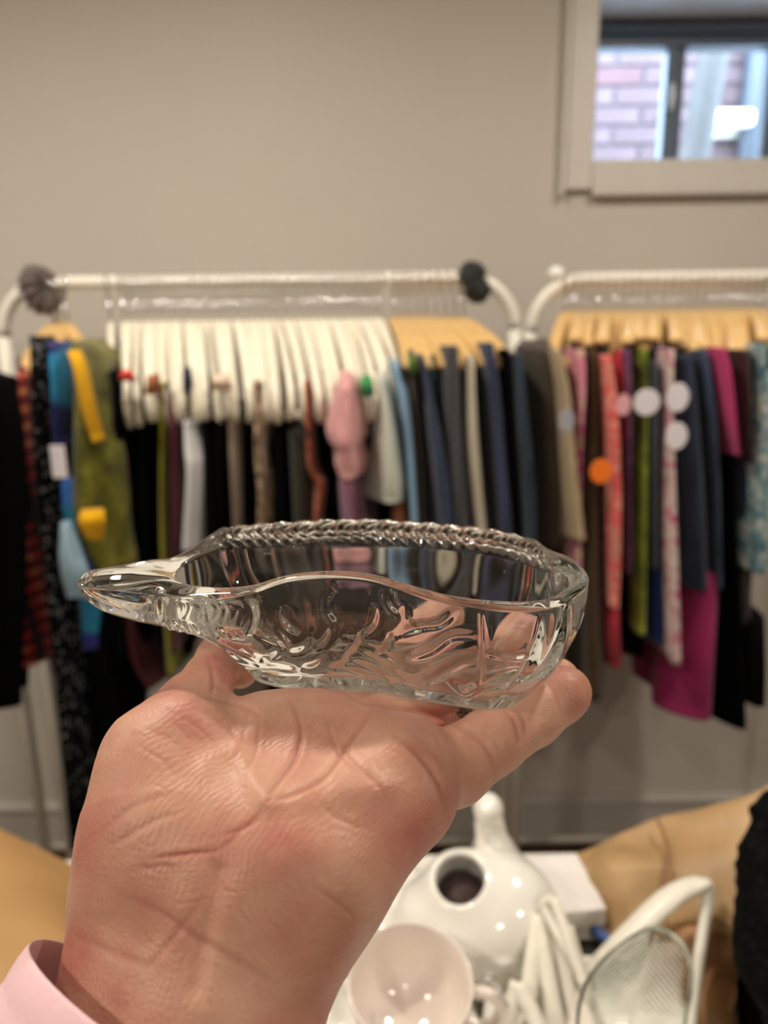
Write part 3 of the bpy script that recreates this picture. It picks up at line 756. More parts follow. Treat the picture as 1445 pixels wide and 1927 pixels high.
# tags on the garments
M_paper = plain('white_paper', (214, 208, 214), .7, var=.02)
M_orange = plain('orange_card', (232, 112, 6), .6, var=.02)
def disc(px, py, rpx, Y, mat, label, sx=1.0, yaw=0):
    c = P(px, py, Y); r = rpx*Y/F
    V, Fc = lathe([(r*.96, -.0008), (r, 0), (r*.96, .0008)], 40)
    V = np.array(V); V = np.stack([V[:, 0]*sx, V[:, 2]+V[:, 0]*yaw, V[:, 1]], 1) + np.array(c)
    o = tag(add('round_tag', mesh_np('tag', V, Fc, False), mat), label, 'tag')
    return o
disc(1217, 757, 25, 1.20, M_paper, 'round white tag on the lime garment, leftmost of three large white ones')
disc(1275, 748, 27, 1.20, M_paper, 'round white tag on the pink floral trousers, upper of the pair', .8)
disc(1273, 821, 26, 1.20, M_paper, 'round white tag on the pink floral trousers, lower of the pair', .8)
disc(1173, 762, 20, 1.20, plain('pinkish_paper', (216, 160, 166), .7), 'pale pinkish round tag beside the coral floral dress', .7)
disc(1066, 792, 22, 1.21, plain('greyish_paper', (150, 150, 158), .7), 'greyish round tag on the beige trousers', .7)
disc(1131, 887, 24, 1.20, M_orange, 'bright orange round tag on the brown trousers', .9)
c = P(109, 868, 1.20); tag(box('price_tag', (c.x-.011, 1.199, c.z-.028), (c.x+.013, 1.202, c.z+.026), M_paper, bev=.0008), 'white rectangular tag below the short blue blouse', 'tag')

# ------------------------------------------------------------------ table and what lies on it
TZ = 0.80
M_table = plain('white_cloth', (226, 222, 212), .8, var=.03)
def PT(px, py): return PZ(px, py, TZ)
te = .775
tb = empty('display_table', (0, te-.35, 0), 'white topped display table under the ceramics', 'table')
box('tabletop', (-.75, -.05+.15, TZ-.03), (.75, te, TZ), M_table, tb, .006)
for x in (-.70, .70):
    for y in (.15, te-.05):
        box('leg', (x-.02, y-.02, 0), (x+.02, y+.02, TZ-.03), M_white, tb, .003)

# --- ceramic swan planter
def swan_f(p):
    h = np.array(D(917, 1524, .735)); 
    c = np.array(PZ(885, 1745, TZ+.065))
    q = p - c
    body = ell(p, c, (.078, .060, .056))
    chest = ell(p, c+np.array([.034, .0, .014]), (.048, .046, .052))
    f = smin(body, chest, .03)
    def w(px, py, d): return np.array(D(px, py, d))
    neck = [(925, 1700, .735, 50), (934, 1640, .742, 40), (930, 1596, .745, 29), (921, 1552, .742, 24), (921, 1524, .735, 25)]
    f = smin(f, chain(p, neck, .01), .025)
    f = smin(f, ell(p, w(918, 1522, .728), (.0145, .017, .0145)), .006)
    f = smin(f, chain(p, [(916, 1532, .715, 11), (914, 1556, .712, 5)], .004), .006)
    tail = [(820, 1760, .74, 44), (770, 1740, .76, 26), (745, 1712, .77, 12)]
    f = smin(f, chain(p, tail, .01), .03)
    # feathered wing swellings
    fz = .0022*np.sin(q[..., 0]*160+q[..., 2]*60)*np.sin(q[..., 2]*150 - q[..., 0]*50)*(q[..., 2] < .02)
    f = f + fz*(q[..., 1] < 0)
    # the tilted open mouth
    o = w(868, 1668, .70); n_ = w(858, 1640, .66)-w(874, 1712, .742); n_ /= np.linalg.norm(n_)
    lip = ell(p, o, (.035, .034, .032)); f = smin(f, lip, .016)
    cav = ell(p, o - n_*.012, (.027, .028, .030)); cav = smin(cav, cone(p, o, o+n_*.07, .0215, .025), .004)
    f = smax(f, -cav, .005)
    f = smax(f, TZ+.001 - p[..., 2], .004)
    return f
c = PZ(885, 1745, TZ+.065)
V, Fc = surface_nets(swan_f, (c.x-.13, c.y-.11, TZ-.01), (c.x+.10, c.y+.12, 1.06), .0032)
sw = tag(add('swan_planter', mesh_np('swan', V, Fc), M_porc), 'white glazed ceramic swan planter with raised neck and open back', 'planter')
o_ = D(868, 1668, .70); 
soil = D(870, 1688, .716)
bmm = bmesh.new(); bmesh.ops.create_icosphere(bmm, subdivisions=3, radius=1.0)
for v in bmm.verts: v.co = Vector((v.co.x*.024, v.co.y*.026, v.co.z*.022)) + Vector(soil)
add('dark_lining', bm_mesh('soil', bmm), plain('mauve_brown_lining', (66, 48, 46), .7), sw)

# --- second ceramic piece: low feathered duck bowl behind the hand
def duck_f(p):
    f = chain(p, [(660, 1775, .72, 60), (740, 1740, .73, 62), (820, 1725, .75, 46)], .02)
    f = smin(f, chain(p, [(700, 1690, .78, 34), (770, 1668, .79, 32), (810, 1690, .79, 26)], .01), .006)
    q = p - np.array(D(740, 1740, .73))
    f = f + .0020*np.sin(q[..., 0]*190+q[..., 2]*120)*np.sin(q[..., 2]*210-q[..., 0]*70)
    return smax(f, TZ+.001-p[..., 2], .004)
c = D(740, 1740, .75)
V, Fc = surface_nets(duck_f, (c.x-.09, c.y-.09, TZ-.01), (c.x+.09, c.y+.10, TZ+.15), .0034)
tag(add('ceramic_duck', mesh_np('duck', V, Fc), M_porc), 'low white ceramic bird with feathered wing between hand and swan', 'figurine')

# --- cup, seen into from above
def vessel(name, c, R, Hh, axis, prof, mat, label, cat, seg=72):
    V, Fc = lathe(prof, seg); V = np.array(V)
    z = Vector(axis).normalized(); q = Vector((0, 0, 1)).rotation_difference(z).to_matrix()
    V = V @ np.array(q).T + np.array(c)
    return tag(add(name, mesh_np(name, V, Fc), mat), label, cat)
cc = D(772, 1846, .59); CS = 1.083
ax = Vector((.02, -.20, 1.0))
prof = [(.002, -.068), (.022, -.068), (.024, -.071), (.026, -.068), (.034, -.058), (.041, -.040), (.0445, -.018), (.0458, -.001), (.0452, .0008), (.0440, -.001), (.0425, -.018), (.039, -.038), (.032, -.054), (.020, -.062), (.002, -.064)]
prof = [(r_*CS, z_*(CS*.90)) for r_, z_ in prof]
M_cup = plain('cream_bone_china', (230, 218, 208), .10, var=.01, coat=.6)
cup = vessel('teacup', cc, 0, .07, ax, prof, M_cup, 'cream china cup seen from above, in front of the swan', 'cup')
V, Fc = lathe([(.0445*CS, .0006), (.0452*CS, .0018), (.0459*CS, .0006)], 72)
q = Vector((0, 0, 1)).rotation_difference(ax.normalized()).to_matrix()
add('rim', mesh_np('rim', np.array(V) @ np.array(q).T + np.array(cc), Fc[:-2]), plain('cup_lip_glaze', (240, 230, 218), .1), cup)
hp = [np.array(cc) + np.array(q @ Vector(v))*CS for v in ((.043, .0, -.012), (.060, -.004, -.010), (.068, -.006, -.026), (.058, -.005, -.046), (.040, -.0, -.044))]
tubes('handle', [(catmull(hp, 16), .0048)], M_cup, cup)
# saucer-like dish at the bottom edge and china under the cup
c = D(620, 1935, .62)
prof2 = [(r_*1.2, z_*3.2) for r_, z_ in [(.002, -.012), (.018, -.012), (.021, -.009), (.030, -.002), (.033, .003), (.031, .0035), (.028, .0), (.019, -.006), (.002, -.008)]]
vessel('small_bowl', c, 0, 0, (.0, -.15, 1), prof2, M_porc, 'small white bowl at the bottom edge beside the wrist', 'bowl')
tag(box('gift_box', (-.035, .43, TZ), (.075, .535, TZ+.0405), M_table, bev=.004), 'small white box under the cream china cup', 'box')
tag(box('flat_box', (.115, .425, TZ), (.255, .575, TZ+.048), M_table, bev=.004), 'low white box under the pile of hangers and paper', 'box')
# brown mottled figure left of the cup
M_mott = fabric('mottled_brown_glaze', (120, 76, 52), 'floral', (70, 44, 36), (176, 110, 80), 2.2); 
c = D(628, 1842, .71); blob('brown_figurine', c, (.026, .028, .034), M_mott, 'mottled brown and orange ceramic figurine left of the cream cup', 'figurine', 8, .14)
c = D(645, 1790, .745); blob('pale_dish', c, (.034, .030, .016), plain('pale_pink_grey_china', (206, 198, 196), .2), 'pale pinkish grey dish between the wrist and the ceramic bird', 'dish', 21, .04)
# gold ear ring-like glint
c = D(636, 1892, .70)
tag(tubes('gold_ring', [([np.array(c)+np.array((.008*math.cos(a), .003*math.sin(a), .004*math.sin(a))) for a in np.linspace(0, 6.1, 20)], .0016)], plain('yellow_gold', (226, 176, 80), .2, metal=1)), 'small gold ring beside the small white bowl', 'ring')

# --- white box behind the swan and the pile of hangers
def lidbox(name, p0, p1, z0, z1, rot, mat, label):
    c = ((p0[0]+p1[0])/2, (p0[1]+p1[1])/2)
    bm = bmesh.new(); box_bm(bm, (-(p1[0]-p0[0])/2, -(p1[1]-p0[1])/2, z0), ((p1[0]-p0[0])/2, (p1[1]-p0[1])/2, z1-.02), .002)
    e = empty(name, (c[0], c[1], 0), label, 'box', rotz=rot)
    bpy.context.view_layer.update()
    o = bpy.data.objects.new('box_body', bm_mesh('b', bm, False)); COL.objects.link(o); o.data.materials.append(mat); o.parent = e
    bm = bmesh.new(); box_bm(bm, (-(p1[0]-p0[0])/2-.002, -(p1[1]-p0[1])/2-.002, z1-.0195), ((p1[0]-p0[0])/2+.002, (p1[1]-p0[1])/2+.002, z1), .002)
    o = bpy.data.objects.new('lid', bm_mesh('b', bm, False)); COL.objects.link(o); o.data.materials.append(mat); o.parent = e
    return e
a = PZ(1008, 1668, TZ+.07)
lidbox('shoe_box', (a.x-.045, a.y-.04), (a.x+.055, a.y+.035), TZ, TZ+.075, .12, plain('white_card', (222, 218, 214), .6, var=.01), 'white cardboard box standing behind the swan planter')

M_pl = plain('white_hanger_plastic', (226, 222, 208), .35, var=.02)
def flat_hanger(tip, mid, tip2, hook, label, rad=.0055, bar=True):
    """hanger lying in the pile, given by three pixel+depth points and a hook path"""
    t = empty('plastic_hanger', D(*mid), label, 'hanger', None)
    A, B, C2 = [np.array(D(*p)) for p in (tip, mid, tip2)]
    a1 = A + (C2-A)*.10 + (A-B)*.06; 
    tubes('arm', [(catmull([B, B+(A-B)*.5, A+(B-A)*.05, A, A+(C2-A)*.06], 18), rad)], M_pl, t, seg=10, flat=.8)
    tubes('arm', [(catmull([B, B+(C2-B)*.5, C2+(B-C2)*.05, C2, C2+(A-C2)*.06], 18), rad)], M_pl, t, seg=10, flat=.8)
    if bar: tubes('bar', [([A+(C2-A)*.06, C2+(A-C2)*.06], rad*.9)], M_pl, t, seg=10)
    if hook: tubes('hook', [(catmull([np.array(D(*p)) for p in hook], 26), .0019)], M_chrome, t, seg=8)
    return t
# the big white hanger on the right whose corner points up
def strap_hanger():
    t = empty('plastic_hanger', D(1330, 1660, .67), 'broad white plastic hanger with its corner pointing up over the tan bag', 'hanger')
    A = [D(1338, 1660, .67), D(1290, 1672, .67), D(1240, 1706, .665), D(1170, 1775, .655), D(1110, 1835, .65), D(1050, 1880, .64)]
    pa = catmull([np.array(v) for v in A], 26)
    tubes('arm', [(pa, list(np.interp(np.linspace(0, 1, 26), [0, .12, .35, .6, 1], [.0035, .0098, .012, .0115, .0104])))], M_pl, t, seg=12, flat=.55)
    tubes('bar', [(catmull([np.array(D(*v)) for v in ((1334, 1664, .672), (1328, 1720, .662), (1316, 1800, .645), (1302, 1900, .625), (1296, 1960, .61))], 20), .0051)], M_pl, t, seg=10)
    return t
strap_hanger()
flat_hanger((1020, 1700, .66), (1042, 1690, .655), (1098, 1850, .61), None, 'white hanger standing on edge in the pile behind the glass leaf', .005)
flat_hanger((985, 1960, .60), (1012, 1722, .66), (1050, 1950, .60), None, 'white hanger in the pile right of the swan, nearest the swan', .0075)
flat_hanger((1015, 1960, .61), (1040, 1735, .665), (1085, 1950, .61), None, 'white hanger in the pile right of the swan, second from the swan', .0075)
flat_hanger((1045, 1960, .62), (1066, 1745, .67), (1115, 1900, .62), None, 'white hanger in the pile right of the swan, third from the swan', .0065)
flat_hanger((930, 1990, .585), (975, 1850, .60), (1040, 1990, .57), [(905, 1850, .585, 0)[:3], (915, 1838, .585), (930, 1846, .585), (946, 1878, .59), (962, 1896, .595), (990, 1899, .60), (1010, 1880, .605)], 'white hanger with a chrome hook lying right of the cream cup', .007)
# white folded sheet and card under the hangers
def slab(name, quad, th, mat, label, cat, n=18, amp=.0):
    q = [np.array(v) for v in quad]; V = []; Fc = []
    for i in range(n):
        for j in range(n):
            u, v = i/(n-1), j/(n-1)
            p = (q[0]*(1-u)+q[1]*u)*(1-v) + (q[3]*(1-u)+q[2]*u)*v
            V.append(p + np.array([0, 0, amp*noise3(p*40, 4)]))
    m_ = n*n
    V += [p-np.array([0, 0, th]) for p in V]
    for i in range(n-1):
        for j in range(n-1):
            a = i*n+j; Fc.append((a, a+n, a+n+1, a+1)); Fc.append((m_+a, m_+a+1, m_+a+n+1, m_+a+n))
    per = [i*n for i in range(n)] + [(n-1)*n+j for j in range(1, n)] + [i*n+n-1 for i in range(n-2, -1, -1)] + [j for j in range(n-2, 0, -1)]
    for a, b in zip(per, per[1:]+per[:1]): Fc.append((a, b, b+m_, a+m_))
    return tag(add(name, mesh_np(name, V, Fc), mat), label, cat)
slab('white_paper', [PZ(900, 1990, TZ+.053), PZ(1120, 1990, TZ+.053), PZ(1085, 1765, TZ+.053), PZ(925, 1765, TZ+.053)], .003, M_table, 'sheet of white paper under the pile of hangers', 'paper', amp=.003)
slab('cream_card', [PZ(985, 2000, TZ+.06), PZ(1130, 2000, TZ+.06), PZ(1110, 1850, TZ+.075), PZ(1000, 1875, TZ+.06)], .002, plain('cream_card', (234, 224, 210), .6), 'cream coloured card leaning left of the glass leaf dish', 'card', amp=.001)
# --- tan leather bag, blue cloth, olive cloth
M_tan = plain('tan_leather', (170, 138, 96), .5, var=.14, nscale=16, bumpd=.002)
def bag(name, pts, zt, thick, mat, label, seed, folds=.006, cat='bag', nseg=46):
    """soft bag filling the outline pts (px,py) on height zt, puffed up"""
    O = np.array([tuple(PZ(px, py, z)) for px, py, z in pts]); O = catmull(O, 90, True)
    c = O.mean(0); V = []; Fc = []; n = len(O); rings = 16
    for s in (1, -1):
        for i in range(rings):
            u = i/(rings-1) if s == 1 else i/(rings-1)
            r_ = math.sin(PI/2*min(1, u)) if s == 1 else math.sin(PI/2*u)
            for k in range(n):
                p = c + (O[k]-c)*r_
                up = math.cos(PI/2*u)
                q = p.copy(); q[2] += (thick*(up**.8) if s == 1 else -thick*.5*up)
                if s == 1: 
                    q[2] += folds*noise3(p*np.array([1, .6, .3])*60, seed)*(.3+.7*up) - folds*1.3*abs(math.sin(noise3(p*12, seed+4)*2.4))*(.2+up)
                V.append(q)
    for s in (0, 1):
        b0 = s*rings*n
        for i in range(rings-1):
            for k in range(n):
                a, b = b0+i*n+k, b0+i*n+(k+1) % n
                Fc.append((a, b, b+n, a+n) if s == 1 else (a, a+n, b+n, b))
    for k in range(n):
        a = (rings-1)*n+k; b = (rings-1)*n+(k+1) % n
        Fc.append((a, a+rings*n, b+rings*n, b))
    me = mesh_np(name, V, Fc)
    return tag(add(name, me, mat), label, cat)
# upright soft panels of the tan bag
def drape(name, rows, mat, label, cat, th=.02, seed=0, amp=.006, parent=None, nu=50, nv=40, floor_=None):
    """surface through a grid of (px,py,d) rows, thickened"""
    R = [catmull([np.array(D(*p)) for p in r], nu) for r in rows]
    R = np.array(R); Gd = np.stack([catmull(R[:, i], nv) for i in range(nu)], 1)
    Nn = np.cross(np.gradient(Gd, axis=1), np.gradient(Gd, axis=0)); Nn /= np.linalg.norm(Nn, axis=2)[..., None]+1e-12
    toward = np.array(CAMLOC) - Gd
    if (Nn*toward).sum() < 0: Nn = -Nn
    uu = np.linspace(0, 1, nu)[None, :]; vv = np.linspace(0, 1, nv)[:, None]
    edge = (np.clip(4*np.minimum(uu, 1-uu), 0, 1)*np.clip(4*np.minimum(vv, 1-vv), 0, 1))**.5
    dsp = amp*(noise3(Gd*45, seed) - 1.2*np.abs(np.sin(noise3(Gd*16, seed+3)*2)))
    A = Gd + Nn*(th*.5*edge + dsp*edge)[..., None]; B = Gd - Nn*(th*.5*edge)[..., None]
    if floor_ is not None:
        c_ = Gd.reshape(-1, 3).mean(0); B = c_ + (A-c_)*.86; B[..., 2] = np.minimum(A[..., 2]-.004, floor_)
    V = np.concatenate([A.reshape(-1, 3), B.reshape(-1, 3)]); m_ = nu*nv; Fc = []
    for j in range(nv-1):
        for i in range(nu-1):
            a = j*nu+i; Fc.append((a, a+1, a+nu+1, a+nu)); Fc.append((m_+a, m_+a+nu, m_+a+nu+1, m_+a+1))
    per = [i for i in range(nu)] + [j*nu+nu-1 for j in range(1, nv)] + [(nv-1)*nu+i for i in range(nu-2, -1, -1)] + [j*nu for j in range(nv-2, 0, -1)]
    for a, b in zip(per, per[1:]+per[:1]): Fc.append((a, a+m_, b+m_, b))
    o = add(name, mesh_np(name, V, Fc), mat, parent)
    return tag(o, label, cat) if cat else o
tote = drape('tan_bag', [
    [(1048, 1612, .80), (1105, 1600, .80), (1190, 1560, .80), (1240, 1538, .80), (1330, 1526, .79), (1400, 1500, .78), (1460, 1470, .78)],
    [(1072, 1660, .78), (1130, 1640, .77), (1200, 1610, .765), (1250, 1590, .76), (1330, 1580, .755), (1400, 1570, .75), (1470, 1560, .75)],
    [(1105, 1710, .745), (1150, 1700, .735), (1210, 1680, .725), (1262, 1660, .725), (1330, 1650, .715), (1400, 1650, .71), (1470, 1650, .71)],
    [(1165, 1790, .70), (1190, 1775, .695), (1235, 1755, .69), (1290, 1740, .69), (1340, 1740, .68), (1400, 1755, .675), (1470, 1760, .675)]],
    M_tan, 'large slouched tan leather bag at the back right of the table', 'bag', th=.03, seed=5, floor_=TZ+.002)
tubes('seam', [(catmull([np.array(D(*p)) for p in ((1236, 1540, .782), (1252, 1580, .745), (1256, 1630, .71), (1244, 1690, .695), (1232, 1740, .68))], 30), .0016)], plain('dark_tan_stitching', (140, 100, 66), .6), tote)
drape('tan_pouch', [
    [(1262, 1742, .700), (1310, 1738, .695), (1350, 1742, .695), (1388, 1775, .70)],
    [(1262, 1800, .685), (1315, 1800, .675), (1355, 1810, .675), (1394, 1830, .68)],
    [(1262, 1870, .668), (1315, 1875, .655), (1360, 1880, .655), (1402, 1890, .66)],
    [(1262, 1960, .650), (1315, 1960, .640), (1365, 1960, .640), (1412, 1960, .645)]],
    plain('brown_tan_leather', (158, 116, 76), .5, var=.15, nscale=20), 'smaller tan leather pouch in front of the large tan bag', 'pouch', th=.025, seed=15, amp=.004, floor_=TZ+.002)
drape('tan_strap', [
    [(1385, 1790, .66), (1410, 1795, .66), (1440, 1800, .66)],
    [(1392, 1860, .65), (1415, 1860, .65), (1440, 1860, .65)],
    [(1398, 1950, .64), (1420, 1950, .64), (1445, 1950, .64)]],
    plain('brown_tan_leather', (158, 116, 76), .5), 'tan leather strap hanging between the pouch and the black fluffy coat', 'strap', th=.012, seed=9, amp=.003)
drape('blue_cloth', [
    [(1080, 1712, .76), (1104, 1706, .75), (1150, 1740, .74), (1390, 1765, .70)],
    [(1085, 1735, .74), (1110, 1745, .72), (1160, 1775, .71), (1400, 1800, .69)]],
    fabric('cornflower_blue', (84, 112, 176)), 'cornflower blue cloth peeking out under the tan bag', 'cloth', th=.014, seed=2, amp=.002)
drape('dark_cloth', [
    [(1058, 1690, .78), (1090, 1700, .77), (1180, 1770, .74), (1240, 1800, .72)],
    [(1065, 1760, .74), (1100, 1790, .72), (1160, 1830, .70), (1230, 1850, .69)],
    [(1100, 1850, .70), (1120, 1870, .69), (1160, 1890, .68), (1230, 1900, .67)]],
    fabric('dark_olive', (48, 47, 36)), 'dark olive cloth under the blue one between boxes and tan bag', 'cloth', th=.014, seed=2, amp=.003)
# --- black fluffy coat on the right
def coat_f(p):
    f = chain(p, [(1455, 1530, .66, 42), (1452, 1640, .63, 50), (1462, 1760, .60, 62), (1475, 1960, .56, 76)], .02)
    f = smin(f, cone(p, np.array([.325, .47, .90]), np.array([.345, .50, .835]), .045, .05), .02)
    return f + .0022*noise3(p*150, 11) + .0009*noise3(p*330, 12)
a = D(1400, 1990, .62); b_ = D(1560, 1450, .64)
V, Fc = surface_nets(coat_f, (a.x-.02, .30, TZ-.01), (b_.x+.02, .75, b_.z+.03), .004, 1)
tag(add('fluffy_coat', mesh_np('coat', V, Fc), fabric('black_boucle', (8, 8, 8), 'speckle', (22, 21, 21), None, 2.0)), 'black fluffy coat at the right edge beside the tan bag', 'coat')

# --- tan tote under the pink cuff, left
drape('tan_tote', [
    [(-120, 1540, .80), (-40, 1545, .80), (20, 1572, .79), (90, 1606, .78), (150, 1640, .77), (215, 1700, .75)],
    [(-120, 1620, .72), (-40, 1640, .71), (30, 1660, .70), (100, 1690, .70), (160, 1730, .70), (225, 1790, .69)],
    [(-120, 1760, .62), (-40, 1780, .61), (30, 1790, .61), (110, 1800, .61), (180, 1830, .61), (240, 1880, .61)],
    [(-120, 2000, .52), (-40, 2000, .52), (30, 2000, .52), (110, 2000, .52), (180, 2000, .52), (240, 2000, .52)]],
    plain('smooth_tan_leather', (170, 132, 84), .55, var=.05, nscale=5), 'smooth tan leather tote lying behind the pink cuff at the left', 'bag', th=.02, seed=31, amp=.0012, floor_=TZ+.002)

# --- glass leaf dish lying at the lower right
M_glass2 = glass('clear_glass_blurred', (.97, .985, .975), 1.48)
lc = D(1195, 1850, .50)
nu, nv = 120, 60
ctrl = [(1240, 1742), (1282, 1768), (1303, 1812), (1304, 1860), (1296, 1905), (1285, 1945), (1240, 1990), (1180, 2010), (1110, 1985), (1085, 1940), (1086, 1895), (1098, 1852), (1125, 1812), (1165, 1775), (1205, 1750)]
O = catmull([(a, b, 0) for a, b in ctrl], nu, True)[:, :2]
cen = np.array([1195.0, 1878.0])
def leaf_layer(off):
    out = []
    for j in range(nv):
        s = j/(nv-1)
        for k in range(nu):
            q = cen + (O[k]-cen)*s
            # depth: bowl, rim nearer to the viewer
            ang = math.atan2(q[1]-cen[1], q[0]-cen[0])
            e = (q[1]-1742)/250.0
            d = .605 - .040*e
            base = np.array(D(q[0], q[1], d - .030*s*s + .006))
            dirv = (np.array(CAMLOC)-base); dirv /= np.linalg.norm(dirv)
            mid = q[0] - (1240 - (q[1]-1742)*.30)
            rib = .0013*math.sin((q[1] - abs(mid)*.9)*.62)*min(1, s*3)*(1-s**4)*(1 if off > 0 else 0)
            out.append(base + dirv*(off*(1 if s < .97 else .6) + rib))
    return out
V = leaf_layer(.0022) + leaf_layer(-.0022); m_ = nu*nv; Fc = []
for j in range(nv-1):
    for k in range(nu):
        a, b = j*nu+k, j*nu+(k+1) % nu
        Fc.append((a, b, b+nu, a+nu)); Fc.append((m_+a, m_+a+nu, m_+b+nu, m_+b))
for k in range(nu):
    a, b = (nv-1)*nu+k, (nv-1)*nu+(k+1) % nu; Fc.append((a, b, b+m_, a+m_))
tag(add('glass_leaf_dish', mesh_np('leaf', V, Fc), M_glass2), 'clear glass leaf-shaped dish with ribbed veins at the lower right', 'dish')

# ------------------------------------------------------------------ the hand
def skin_mat():
    m, nt, b = new_mat('skin')
    v = coord(nt)
    n1 = noise(nt, v, 38, 3, .55); n2 = noise(nt, v, 140, 3, .6)
    c1 = ramp(nt, n1, [(0.32, rgb((200, 154, 130))), (0.52, rgb((190, 136, 115))), (0.70, rgb((180, 112, 98)))])
    at = nt.nodes.new('ShaderNodeAttribute'); at.attribute_name = 'crease'; 
    mx = nt.nodes.new('ShaderNodeMix'); mx.data_type = 'RGBA'
    mx.inputs[7].default_value = rgb((150, 74, 64))
    nt.links.new(at.outputs['Fac'], mx.inputs[0]); nt.links.new(c1, mx.inputs[6])
    nt.links.new(mx.outputs[2], b.inputs['Base Color'])
    b.inputs['Roughness'].default_value = .47
    b.inputs['Specular IOR Level'].default_value = .4
    b.inputs['Subsurface Weight'].default_value = .25
    b.inputs['Subsurface Radius'].default_value = (1.0, .35, .2)
    b.inputs['Subsurface Scale'].default_value = .0022
    # fine ridges and pores
    w = nt.nodes.new('ShaderNodeTexWave'); w.inputs['Scale'].default_value = 260; w.inputs['Distortion'].default_value = 9
    w.inputs['Detail'].default_value = 2; w.inputs['Detail Scale'].default_value = .5
    nt.links.new(coord(nt, (1, 1, 1), (.3, .5, .9)), w.inputs['Vector'])
    p = bump(nt, b, w.outputs['Fac'], .25, .00018)
    vo = nt.nodes.new('ShaderNodeTexVoronoi'); vo.feature = 'DISTANCE_TO_EDGE'; vo.inputs['Scale'].default_value = 520
    nt.links.new(coord(nt, (1, .5, 1.5), (.2, .1, .6)), vo.inputs['Vector'])
    p = bump(nt, b, vo.outputs['Distance'], .35, .0004, p)
    bump(nt, b, n2, .25, .0004, p)
    return m
M_skin = skin_mat()
FINGERS = {
 'pinky': [(770, 1462, .226, 82), (852, 1444, .236, 70), (926, 1394, .245, 61), (1000, 1345, .256, 57), (1052, 1309, .262, 51), (1064, 1302, .264, 48)],
 'ring': [(750, 1410, .246, 62), (850, 1385, .268, 50), (940, 1335, .276, 50), (1010, 1292, .280, 45), (1050, 1279, .283, 40)],
 'middle': [(690, 1385, .242, 64), (780, 1330, .262, 52), (870, 1290, .280, 50), (950, 1230, .296, 44), (985, 1190, .306, 40)],
 'index': [(610, 1370, .242, 62), (660, 1325, .262, 54), (735, 1285, .285, 52), (800, 1210, .312, 46), (835, 1160, .324, 42)],
}
THUMB = [(350, 1400, .224, 96), (366, 1335, .236, 70), (392, 1280, .246, 46), (412, 1238, .256, 40), (436, 1236, .264, 36), (452, 1262, .266, 33)]
def palm_f(p):
    f = chain(p, [(250, 1720, .200, 112), (215, 2060, .182, 140)], .01)
    f = smin(f, chain(p, [(420, 1720, .196, 140), (340, 2090, .176, 150)], .01), .02)
    f = smin(f, chain(p, [(560, 1680, .200, 125), (420, 2090, .180, 118)], .01), .02)
    f = smin(f, chain(p, [(296, 1548, .209, 138), (315, 1440, .220, 112), (350, 1400, .224, 94)], .01), .016)   # thenar
    f = smin(f, chain(p, [(430, 1590, .208, 140), (560, 1440, .230, 100)], .01), .018)
    f = smin(f, chain(p, [(600, 1610, .202, 138), (740, 1488, .220, 120)], .01), .018)                       # hypothenar
    f = smin(f, chain(p, [(560, 1420, .232, 96), (760, 1440, .232, 88)], .01), .012)
    f = smin(f, chain(p, [(500, 1390, .234, 78), (600, 1372, .240, 66)], .01), .010)
    return f
def hand_f(p):
    f = palm_f(p)
    g = None
    for k_ in ('pinky', 'ring', 'middle', 'index'):
        c = chain(p, FINGERS[k_], .0025)
        g = c if g is None else smin(g, c, .0008)
    f = smin(f, g, .003)
    return smin(f, chain(p, THUMB, .003), .005)
cs = [np.array(D(*q[:3])) for q in sum(FINGERS.values(), []) + THUMB] + [np.array(D(100, 2000, .2)), np.array(D(620, 2000, .17))]
lo = np.min(cs, 0)-.022; hi = np.max(cs, 0)+.022; lo[2] = D(400, 1990, .18).z
V, Fc = surface_nets(hand_f, lo, hi, .0019)
me = subdivide_mesh(mesh_np('hand', V, Fc), 2)
V = np.empty(len(me.vertices)*3); me.vertices.foreach_get('co', V); V = V.reshape(-1, 3)
V = project_sdf(hand_f, V, 1)
N = grad(hand_f, V, 4e-4); N /= np.linalg.norm(N, axis=1)[:, None]+1e-9
px, py, dd = proj(V)
view = np.array(CAMLOC)-V; view /= np.linalg.norm(view, axis=1)[:, None]
face = np.clip((N*view).sum(1)*2.5, 0, 1)
